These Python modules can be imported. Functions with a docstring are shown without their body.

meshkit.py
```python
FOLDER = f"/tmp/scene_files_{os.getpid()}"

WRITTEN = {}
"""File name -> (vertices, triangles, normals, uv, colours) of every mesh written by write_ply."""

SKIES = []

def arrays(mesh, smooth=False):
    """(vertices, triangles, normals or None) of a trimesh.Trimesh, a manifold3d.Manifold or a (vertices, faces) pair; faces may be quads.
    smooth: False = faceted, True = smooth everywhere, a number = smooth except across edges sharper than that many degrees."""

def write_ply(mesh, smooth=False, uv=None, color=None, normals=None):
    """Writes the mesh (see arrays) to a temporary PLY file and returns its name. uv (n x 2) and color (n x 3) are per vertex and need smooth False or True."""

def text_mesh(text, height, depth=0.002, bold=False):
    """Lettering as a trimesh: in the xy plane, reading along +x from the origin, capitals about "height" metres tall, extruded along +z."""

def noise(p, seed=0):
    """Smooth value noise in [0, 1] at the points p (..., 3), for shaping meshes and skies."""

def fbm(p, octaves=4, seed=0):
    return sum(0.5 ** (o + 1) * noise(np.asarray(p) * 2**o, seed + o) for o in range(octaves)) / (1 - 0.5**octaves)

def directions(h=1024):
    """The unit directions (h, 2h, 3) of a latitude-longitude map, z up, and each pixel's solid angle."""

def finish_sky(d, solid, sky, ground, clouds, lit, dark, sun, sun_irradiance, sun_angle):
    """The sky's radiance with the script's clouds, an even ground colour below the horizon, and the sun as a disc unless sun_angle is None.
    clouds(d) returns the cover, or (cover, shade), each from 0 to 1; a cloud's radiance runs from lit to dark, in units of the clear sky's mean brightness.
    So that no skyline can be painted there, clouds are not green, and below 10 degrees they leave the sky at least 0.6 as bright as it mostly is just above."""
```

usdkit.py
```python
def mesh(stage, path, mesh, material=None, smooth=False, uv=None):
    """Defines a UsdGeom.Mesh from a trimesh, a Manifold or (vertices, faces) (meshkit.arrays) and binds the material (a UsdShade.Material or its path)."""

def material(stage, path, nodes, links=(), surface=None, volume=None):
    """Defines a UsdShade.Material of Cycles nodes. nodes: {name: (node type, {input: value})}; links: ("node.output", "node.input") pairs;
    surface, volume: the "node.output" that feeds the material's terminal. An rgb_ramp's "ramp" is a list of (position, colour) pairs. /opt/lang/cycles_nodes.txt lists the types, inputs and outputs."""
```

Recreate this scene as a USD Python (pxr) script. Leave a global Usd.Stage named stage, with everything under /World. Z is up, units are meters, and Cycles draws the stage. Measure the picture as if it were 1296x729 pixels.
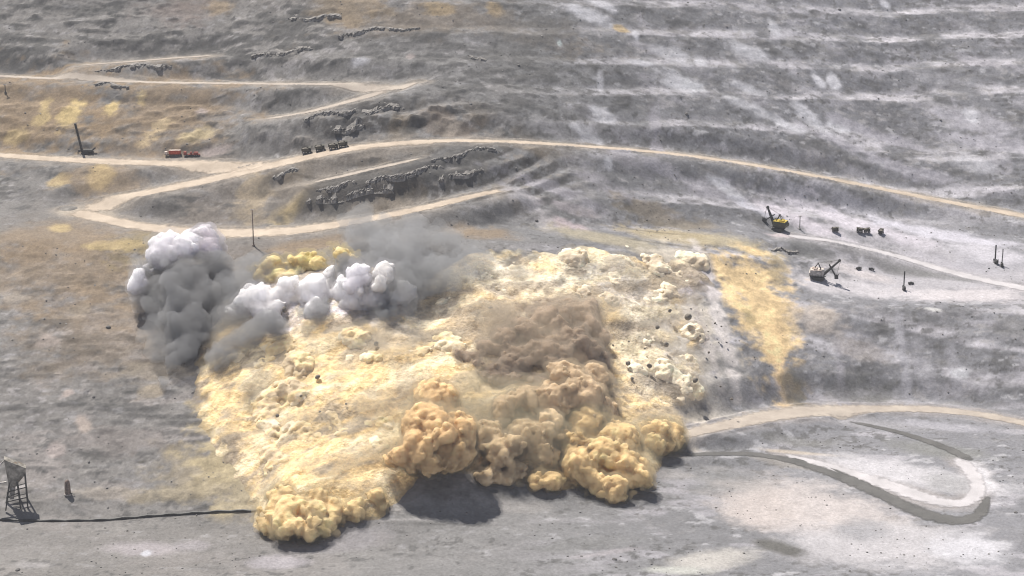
import math
import numpy as np, trimesh, usdkit, meshkit
from pxr import Usd, UsdGeom, UsdLux, UsdShade, Gf, Sdf, Vt
from scipy.spatial import cKDTree
from scipy.interpolate import LinearNDInterpolator, NearestNDInterpolator
from scipy.ndimage import gaussian_filter, map_coordinates, gaussian_filter1d

stage = Usd.Stage.CreateInMemory()
UsdGeom.SetStageUpAxis(stage, 'Z'); UsdGeom.SetStageMetersPerUnit(stage, 1.0)
UsdGeom.Xform.Define(stage, '/World'); UsdGeom.Scope.Define(stage, '/World/Looks')

# ------------------------------------------------------------------ camera, sky, sun, exposure
H, PITCH, FPX, PW, PH = 790.0, math.radians(18.0), 2599.0, 1296.0, 729.0
cam = UsdGeom.Camera.Define(stage, '/World/camera')
cam.CreateHorizontalApertureAttr(36.0); cam.CreateVerticalApertureAttr(36.0 * 576 / 1024)
cam.CreateFocalLengthAttr(36.0 * FPX / PW); cam.CreateClippingRangeAttr(Gf.Vec2f(5, 30000))
cam.CreateFStopAttr(0.2); cam.CreateFocusDistanceAttr(1000.0)   # the photograph is a little soft all over
cam.CreateExposureAttr(0.64)
cam.AddTranslateOp().Set(Gf.Vec3d(0, 0, H)); cam.AddRotateXOp().Set(90 - math.degrees(PITCH))
SUN = np.array([-0.27, 0.36, 0.89]); SUN /= np.linalg.norm(SUN)
sun = UsdLux.DistantLight.Define(stage, '/World/sun')
sun.CreateIntensityAttr(1.15); sun.CreateAngleAttr(0.5); sun.CreateNormalizeAttr(True); sun.CreateColorAttr(Gf.Vec3f(1.0, 0.95, 0.87))
_x = np.cross([0, 0, 1.0], SUN); _x /= np.linalg.norm(_x); _y = np.cross(SUN, _x)
sun.AddTransformOp().Set(Gf.Matrix4d(*_x, 0, *_y, 0, *SUN, 0, 0, 0, 0, 1))
dome = UsdLux.DomeLight.Define(stage, '/World/sky')
dome.GetPrim().SetCustomDataByKey('kind', 'structure')
sky = usdkit.material(stage, '/World/Looks/sky_light', {
    's': ('sky_texture', {'sky_type': 'single_scattering', 'sun_disc': False, 'sun_elevation': math.asin(SUN[2]), 'sun_rotation': math.atan2(SUN[0], SUN[1]), 'altitude': 2500.0, 'aerosol_density': 2.0}),
    'h': ('hsv', {'saturation': 0.55}), 'b': ('background_shader', {'strength': 0.085})}, [('s.color', 'h.color'), ('h.color', 'b.color')], surface='b.background')
UsdShade.MaterialBindingAPI.Apply(dome.GetPrim()).Bind(sky)

# ------------------------------------------------------------------ helpers
CT, ST = math.cos(PITCH), math.sin(PITCH)
def ray(u, v):
    a, b = np.asarray(u, float) - PW / 2, np.asarray(v, float) - PH / 2
    a, b = np.broadcast_arrays(a, b)
    return np.stack([a, FPX * CT - b * ST, -FPX * ST - b * CT], -1)
NAMES = {}
def numbered(parent, name):
    k = NAMES.get((parent, name), -1) + 1; NAMES[(parent, name)] = k
    return f'{parent}/{name}' + (f'_{k:03d}' if k else '')
def tag(p, label=None, cat=None, group=None, kind=None):
    for k, v in (('label', label), ('category', cat), ('group', group), ('kind', kind)):
        if v: p.SetCustomDataByKey(k, v)
    return p
def obj(name, mesh, mat, parent=None, smooth=False, tint=None, attr='tint'):
    m = usdkit.mesh(stage, numbered(str(parent.GetPath()) if parent else '/World', name), mesh, mat, smooth=smooth)
    if tint is not None:
        UsdGeom.PrimvarsAPI(m).CreatePrimvar(attr, Sdf.ValueTypeNames.Color3fArray, 'vertex').Set(Vt.Vec3fArray.FromNumpy(np.asarray(tint, np.float32)))
    return m.GetPrim()
def thing(name, label, cat, loc, rz=0.0, group=None, tilt=(0, 0)):
    x = UsdGeom.Xform.Define(stage, numbered('/World', name)); x.AddTranslateOp().Set(Gf.Vec3d(*map(float, loc)))
    x.AddRotateXYZOp().Set(Gf.Vec3f(tilt[0], tilt[1], rz))
    return tag(x.GetPrim(), label, cat, group)
def copy_of(root, label, loc, rz, group=None, scale=None, tilt=(0, 0)):
    was = root.GetCustomData(); base = root.GetName()
    x = UsdGeom.Xform.Define(stage, numbered('/World', base)); p = x.GetPrim()
    p.GetReferences().AddInternalReference(root.GetPath()); p.SetInstanceable(True)
    x.ClearXformOpOrder(); x.AddTranslateOp().Set(Gf.Vec3d(*map(float, loc))); x.AddRotateXYZOp().Set(Gf.Vec3f(tilt[0], tilt[1], rz))
    if scale is not None: x.AddScaleOp().Set(Gf.Vec3f(*scale))
    return tag(p, label, was['category'], group or was.get('group'))
LAT = np.random.default_rng(99).random((64, 64, 64), dtype=np.float32)
def fbm(p, octaves=4, seed=0):
    p = np.asarray(p, float); sh = p.shape[:-1]; p = p.reshape(-1, 3); out = 0
    for o in range(octaves):
        q = p * 2.0 ** o + np.array([17.13, 5.71, 29.37]) * ((seed + o) % 41 + 1); i = np.floor(q); t = q - i; t = t * t * (3 - 2 * t)
        out = out + .5 ** (o + 1) * map_coordinates(LAT, ((i + t) % 64).T, order=1, mode='grid-wrap', output=np.float32)
    return (out / (1 - .5 ** octaves)).reshape(sh).astype(float)
def sm(a, b, x):
    t = np.clip((x - a) / (b - a), 0, 1); return t * t * (3 - 2 * t)
def fbm2(x, y, s, o=4, seed=0):
    p = np.stack([x / s, y / s, np.full_like(x, 0.37 + seed)], -1)
    return fbm(p, o, seed) - 0.5

# ------------------------------------------------------------------ pit shape: slope of the ground by column of the pit
COLS = {
 -260: [(800, .02), (655, .42), (300, .06), (255, .4), (208, .03), (188, .6), (105, .03), (97, .55)],
   60: [(800, .02), (655, .42), (300, .06), (255, .4), (208, .03), (188, .6), (105, .03), (97, .55)],
  180: [(800, .02), (655, .42), (305, .06), (280, .38), (245, .05), (232, .4), (212, .03), (196, .58), (108, .03), (100, .55)],
  310: [(800, .02), (660, .42), (315, .05), (285, .45), (228, .04), (208, .04), (198, .5), (160, .1), (145, .55), (110, .03), (102, .55)],
  450: [(800, .02), (690, .42), (330, .16), (275, .62), (195, .05), (178, .55), (128, .05), (118, .55), (108, .03), (100, .55)],
  640: [(800, .03), (640, .45), (310, .10), (285, .55), (186, .04), (173, .55)],
  820: [(800, .03), (585, .44), (318, .06), (282, .55), (198, .04), (186, .56)],
  985: [(800, .02), (530, .52), (400, .34), (304, .05), (272, .55), (222, .05), (205, .58)],
 1120: [(800, .015), (507, .70), (388, .04), (335, .36), (305, .05), (280, .55), (250, .05), (232, .58)],
 1300: [(800, .015), (515, .66), (392, .03), (345, .12), (318, .03), (300, .45), (284, .05), (262, .58)],
 1600: [(800, .015), (515, .66), (392, .03), (345, .12), (318, .03), (300, .45), (284, .05), (262, .58)]}
vs = np.arange(800, -140, -2.0); us = np.arange(-260, 1601, 10.0); cu = np.array(list(COLS))
S = []
for u in cu:
    kn = COLS[u]; s = np.full(len(vs), kn[0][1])
    for vv, m in kn: s[vs <= vv] = m
    S.append(s)
S = np.array(S); SU = np.array([np.interp(us, cu, S[:, k]) for k in range(len(vs))]).T
SU = gaussian_filter(SU, (3, 1.2)); wv = np.clip((310 - vs) / 40, 0, 1)[None, :]; SU = SU * (1 - wv) + gaussian_filter(SU, (9, 1.5)) * wv
d0 = ray(648, vs); TAN = -d0[:, 2] / d0[:, 1]
y = np.full(len(us), H / TAN[0]); z = np.zeros(len(us)); P = []
for k in range(len(vs)):
    dy = (H - z - TAN[k] * y) / (TAN[k] + SU[:, k]); dy = np.maximum(dy, 0); z = z + SU[:, k] * dy; y = y + dy
    P.append(np.stack([y / d0[k, 1] * (us - 648), y, z], -1))
P = np.array(P).reshape(-1, 3)
gx = np.arange(-900, 904, 4.0); gy = np.arange(1380, 3004, 4.0)
GX, GY = np.meshgrid(gx, gy, indexing='ij')
Z0 = LinearNDInterpolator(P[:, :2], P[:, 2])(GX, GY)
bad = np.isnan(Z0); Z0[bad] = NearestNDInterpolator(P[:, :2], P[:, 2])(GX[bad], GY[bad])
top = bad & (GY > 2300); Z0 = np.where(top, Z0 + 0.0, Z0)
Z0 = gaussian_filter(Z0, 1.6); _w = sm(2180, 2380, GY) * sm(-250, 50, GX); Z0 = Z0 * (1 - _w) + gaussian_filter(Z0, (14, 2.0)) * _w
class Field:
    def __init__(s, x0, y0, dx, dy, a): s.x0, s.y0, s.dx, s.dy, s.a = x0, y0, dx, dy, a
    def __call__(s, x, y): return map_coordinates(s.a, [(np.asarray(x) - s.x0) / s.dx, (np.asarray(y) - s.y0) / s.dy], order=1, mode='nearest')
BASE = Field(gx[0], gy[0], 4.0, 4.0, Z0)
def cast(field, u, v):
    u, v = np.atleast_1d(u).astype(float), np.atleast_1d(v).astype(float)
    d = ray(u, v); d /= np.linalg.norm(d, axis=1, keepdims=True)
    t = np.arange(1500.0, 3300.0, 2.0); out = []
    for k in range(len(u)):
        p = d[k] * t[:, None]; g = p[:, 2] + H - field(p[:, 0], p[:, 1])
        i = int(np.argmax(g < 0)) if (g < 0).any() else len(t) - 1
        i = max(i, 1); f = np.clip(g[i - 1] / (g[i - 1] - g[i] + 1e-9), 0, 1); q = p[i - 1] + f * (p[i] - p[i - 1]); q[2] += H
        out.append(q)
    return np.array(out)

# ------------------------------------------------------------------ roads: centre lines found on the pit's shape
def line3(pts, w, step=4.0, smooth=6):
    pts = np.array(pts, float); n = 14
    dense = np.vstack([pts[i] + (pts[i + 1] - pts[i]) * np.linspace(0, 1, n, endpoint=False)[:, None] for i in range(len(pts) - 1)] + [pts[-1:]])
    q = cast(BASE, dense[:, 0], dense[:, 1]); ww = dense[:, 2] if dense.shape[1] > 2 else np.full(len(q), w)
    s = np.r_[0, np.cumsum(np.linalg.norm(np.diff(q[:, :2], axis=0), axis=1))]; ss = np.arange(0, s[-1], step)
    r = np.stack([np.interp(ss, s, q[:, k]) for k in range(3)], -1); ww = np.interp(ss, s, ww)
    for k in range(3): r[:, k] = gaussian_filter1d(r[:, k], smooth if k < 2 else smooth * 2, mode='nearest')
    return np.c_[r, ww]
ROADS = [
 ('upper_haul_road', [(-80, 92, 13), (0, 97, 13), (100, 101, 12), (200, 105, 12), (330, 107, 13), (430, 106, 14), (490, 106, 22), (545, 103, 10)]),
 ('switchback_road', [(500, 109, 18), (450, 125, 16), (400, 141, 14), (370, 149, 12), (320, 155, 10)]),
 ('access_track', [(92, 84, 8), (150, 80, 8), (210, 74, 8), (282, 69, 7)]),
 ('bench_road', [(-80, 191, 20), (0, 197, 22), (90, 203, 26), (200, 207, 28), (300, 209, 32), (350, 208, 34)]),
 ('main_haul_road', [(92, 262, 30), (160, 249, 26), (240, 234, 28), (310, 219, 32), (370, 203, 34), (430, 188, 30), (480, 181, 20), (560, 177, 16), (640, 178, 17), (740, 185, 16), (840, 193, 18), (930, 205, 20), (1030, 222, 20), (1130, 243, 20), (1220, 260, 20), (1300, 275, 22), (1400, 294, 22)]),
 ('hairpin_road', [(84, 264, 34), (120, 275, 30), (170, 287, 28), (230, 294, 32), (300, 297, 36), (350, 296, 34), (400, 290, 32), (440, 282, 28), (500, 272, 22), (560, 258, 20), (610, 243, 16), (650, 238, 14)]),
 ('floor_road', [(840, 556, 16), (870, 547, 22), (920, 538, 26), (980, 525, 34), (1040, 519, 34), (1110, 518, 22), (1180, 518, 20), (1240, 523, 18), (1300, 537, 16), (1400, 560, 16)]),
 ('loop_track', [(850, 577, 7), (900, 573, 10), (975, 575, 14), (1030, 590, 20), (1080, 609, 22), (1130, 633, 20), (1175, 656, 24), (1215, 666, 22), (1243, 656, 16), (1251, 632, 9), (1249, 620, 4)]),
 ('loop_road', [(975, 571, 5), (1050, 590, 16), (1100, 606, 24), (1150, 624, 28), (1195, 641, 24), (1228, 643, 18), (1241, 624, 18), (1236, 600, 20), (1222, 585, 18), (1196, 573, 5)]),
 ('ledge_track', [(384, 237, 7), (420, 228, 10), (450, 219, 11), (500, 206, 10), (548, 195, 6)]),
 ('upper_loop_track', [(1060, 531, 5), (1110, 540, 9), (1160, 553, 12), (1212, 572, 14), (1240, 590, 14)]),
 ('bench_ramp', [(985, 296, 16), (1060, 303, 14), (1120, 322, 16), (1200, 346, 18), (1300, 366, 20), (1400, 384, 20)]),
]
RL = {n: line3(p, 20) for n, p in ROADS}
PITCHED = {n: 1.0 for n in RL}

# ------------------------------------------------------------------ terrain: benches, roughness, road cuts
XS = np.r_[-4200, -3200, -2500, -1900, -1500, -1250, -1100, -1000, np.arange(-900, -700, 8.0), np.arange(-700, 700, 1.5), np.arange(700, 901, 8.0), 1000, 1100, 1250, 1500, 1900, 2500, 3200, 4200]
YS = np.r_[-900, -600, -300, -60, 60, 300, 500, 700, 850, 1000, 1150, 1250, np.arange(1330, 1560, 8.0), np.arange(1560, 2880, 2.0), np.arange(2880, 3000, 8.0), 3050, 3150, 3300, 3500, 3800, 4300, 5200, 6500]
TX, TY = np.meshgrid(XS, YS, indexing='ij')
cx, cy = np.clip(TX, -900, 900), np.clip(TY, 1380, 2880)
B = BASE(cx, cy)
B = B + np.where(TY > 2880, np.minimum((TY - 2880) * 0.5, 160), 0)
sx_, sy_ = np.gradient(Z0, 4.0); SL = Field(gx[0], gy[0], 4, 4, gaussian_filter(np.hypot(sx_, sy_), 3))(cx, cy)
steep = sm(.2, .42, SL)
inx, iny = (XS >= -700) & (XS < 700), (YS >= 1560) & (YS < 2880)
R = np.ix_(inx, iny); fx, fy = TX[R], TY[R]
n1, n2 = np.zeros_like(B), np.zeros_like(B)
w1 = fbm2(fx, fy, 170., 3, 1); w2 = fbm2(fx, fy, 42., 3, 5); w3 = fbm2(fx, fy, 15., 3, 9); w4 = fbm2(fx, fy, 5.0, 2, 13)
def terrace(zz, h, f0, ph):
    t = (zz + ph) / h; k = np.floor(t); fr = t - k
    return h * (k + .12 * np.clip(fr / f0, 0, 1) + .88 * np.clip((fr - f0) / (1 - f0), 0, 1)) - ph
b = B[R]; st = steep[R]
bend = sm(1.15, .7, np.sqrt(((fx + 115) / 190) ** 2 + ((fy - 2235) / 95) ** 2))
left = sm(-60, -260, fx); lower = sm(190, 120, b)
hb = 27.0
wp = 8 * w1 + 4 * w2 + 2.5 * w3
comp = np.interp(fx, [-10, 177, 347, 486, 670], [0, 18, 37, 52, 53]) + 32 * sm(0, 650, fx) * sm(215, 150, b)
wp = wp + comp
ter = terrace(b + wp, hb, .34, 6.0) - wp
amp = st * np.clip(.8 - .45 * left - .4 * left * lower, 0, 1) * np.clip(.55 + 2.2 * fbm2(fx, fy, 190., 3, 91), .05, 1)
rug = np.clip(.3 + .4 * left * sm(120, 220, b) + .2 * left + 1.6 * np.exp(-(((fx + 130) / 120) ** 2 + ((fy - 2290) / 70) ** 2)), 0, 2.0)
ridged = (.25 - np.abs(w2)) * 8 + (.25 - np.abs(w3)) * 4
stp = terrace(b + 10 * w2 + 4 * w3 - .10 * fx, 12.0, .5, 2.0) - (10 * w2 + 4 * w3 - .10 * fx)
g_add = bend * .85 * (stp - b)
crag = fbm(np.stack([fx / 22., fy / 8., b / 5.], -1), 4, 63) - .5
ridged = ridged + 14 * np.clip(crag - .05, 0, .2)
g = b + g_add + amp * (1 - bend) * (ter - b) + st * rug * ridged + (.18 + .9 * st) * (2.0 * w3 + .7 * w4) + (1 - st) * 1.6 * w2
B[R] = g
near = cKDTree  # road cuts
for n, L in RL.items():
    T = cKDTree(L[:, :2]); m = np.zeros_like(B, bool)
    lo, hi = L[:, :2].min(0) - 70, L[:, :2].max(0) + 70
    I = np.ix_((XS > lo[0]) & (XS < hi[0]), (YS > lo[1]) & (YS < hi[1]))
    d, i = T.query(np.stack([TX[I], TY[I]], -1).reshape(-1, 2), workers=-1); d = d.reshape(TX[I].shape); i = i.reshape(d.shape)
    hw = L[i, 3] / 2 + 2.5; zr = L[i, 2]
    k = 1 - sm(0, 30 if 'loop' not in n else 16, d - hw); B[I] = B[I] * (1 - k) + zr * k
    bd = np.abs(d - hw - 1.0)                       # safety berms along the edges
    wob = .6 + 1.2 * (np.sin(TX[I] * .13) * np.sin(TY[I] * .11 + 2) + .4)
    if n not in ('access_track', 'loop_track', 'loop_road', 'upper_loop_track'): B[I] += np.clip(1 - bd / 3.0, 0, 1) * 1.5 * np.clip(wob, 0, 1.6)
wall = np.interp(YS, [-900, 0, 900, 1150], [786, 784, 5, 0])[None, :] * np.ones_like(B)   # the near wall the camera stands on
B = np.where(TY < 1150, np.maximum(B * 0 + wall, 0), B)

class Irregular:
    def __init__(s, a): s.a = a
    def __call__(s, x, y):
        return map_coordinates(s.a, [np.interp(x, XS, np.arange(len(XS))), np.interp(y, YS, np.arange(len(YS)))], order=1, mode='nearest')
GROUND = Irregular(B)
def at(u, v): return cast(GROUND, [u], [v])[0]

# ------------------------------------------------------------------ the earth's own colours (ore, soil, broken white rock, dust)
def ell(x, y, u, v, ru, rv, rot=0.0, field=None):
    c = cast(field or GROUND, [u], [v])[0]; px = math.hypot(c[1], H - c[2]) / FPX
    pit = math.atan2(H - c[2], c[1]); sl = 0.45
    k = px / math.sin(pit + math.atan(.3))
    dx, dy = (x - c[0]) / (ru * px), (y - c[1]) / (rv * k)
    if rot:
        a = math.radians(rot); dx0, dy0 = (x - c[0]) / px, (y - c[1]) / k
        dx, dy = (dx0 * math.cos(a) + dy0 * math.sin(a)) / ru, (-dx0 * math.sin(a) + dy0 * math.cos(a)) / rv
    return np.sqrt(dx * dx + dy * dy)
GREY = np.array([.240, .238, .242])
col = np.ones(TX.shape + (3,)) * GREY
c = col[R]
xs_, ys_ = fx, fy
gz = g
lft = sm(150, -350, fx)
c = c * (1 - .0 * lft[..., None]) + lft[..., None] * np.array([.012, .0, -.014])
c += sm(-100, 400, fx)[..., None] * np.array([.0, .0, .015])
m1 = fbm2(fx, fy, 90., 5, 21); c *= (1 + .38 * m1)[..., None]
st1 = fbm(np.stack([fx / 60., fy / 14., gz / 9.], -1), 4, 31) - .5        # talus and bench dust runs along the benches
c *= (1 + .35 * st1)[..., None]
def floor_soft(e): return e * (.45 + .55 * st)
def blend(mask, colr):
    global c
    c = c * (1 - mask[..., None]) + np.array(colr) * mask[..., None]
ph = (b + wp + 6.0) / hb; fr = ph - np.floor(ph)
rw = sm(-40, 250, fx) * st
brk = fbm(np.stack([fx / 45., fy / 20., gz / 12.], -1), 5, 41) - .5
blend(.92 * rw * sm(-.03, .07, fr) * sm(.52, .22, fr) * sm(-.17, .08, brk), (.60, .575, .62))
pale = fbm(np.stack([fx / 48., fy / 22., gz / 30.], -1), 5, 51)
blend(.6 * sm(.57, .70, pale) * sm(-60, 160, fx), (.48, .46, .50))
blend(.55 * sm(.52, .62, pale) * sm(60, -160, fx) * sm(170, 90, b) * (.35 + .65 * st), (.39, .35, .335))
spk = fbm(np.stack([fx / 7., fy / 5., gz / 4.], -1), 3, 68); spc = fbm(np.stack([fx / 70., fy / 50., gz / 30.], -1), 3, 69)
blend(.7 * sm(.66, .72, spk + .5 * (spc - .5)), (.11, .107, .105)); blend(.55 * sm(.67, .75, fbm(np.stack([fx / 9., fy / 6., gz / 4.], -1), 3, 70) + .6 * (.5 - spc)) * (.3 + .7 * st), (.46, .435, .44))
dark = fbm(np.stack([fx / 30., fy / 18., gz / 16.], -1), 4, 61)
blend(.55 * sm(.60, .72, dark) * st, (.10, .097, .095))
warm = fbm2(fx, fy, 130., 4, 71)
blend(.45 * sm(.0, .2, warm) * lft * sm(60, 140, b), (.26, .205, .155))
edge = 1.0 * (fbm(np.stack([fx / 26., fy / 16., gz / 12.], -1), 5, 81) - .5) + .5 * (fbm(np.stack([fx / 7., fy / 6., gz / 4.], -1), 3, 83) - .5)
dk2 = fbm(np.stack([fx / 22., fy / 8., gz / 5.], -1), 5, 63); clus = fbm(np.stack([fx / 120., fy / 60., gz / 40.], -1), 3, 65) + .10 * lft * sm(150, 200, b)
blend((.62 + .25 * lft * sm(150, 200, b)) * (1 - .45 * sm(-20, 200, fx)) * sm(.56, .63, dk2 + .6 * (clus - .52)) * (.05 + .95 * st), (.10, .097, .095))
blend(.5 * sm(.40, .30, dk2 + .3 * (clus - .5)) * (.2 + .8 * st), (.31, .298, .295))
wk2 = fbm(np.stack([fx / 15., fy / 8., gz / 5.], -1), 4, 67)
blend(.6 * sm(.675, .73, wk2) * (.35 + .65 * sm(-100, 200, fx)), (.55, .54, .57))
YEL, TAN_, PINK, WHT, BRN, DRK = (.72, .55, .27), (.35, .25, .15), (.50, .42, .40), (.70, .69, .74), (.24, .185, .13), (.075, .072, .07)
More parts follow.
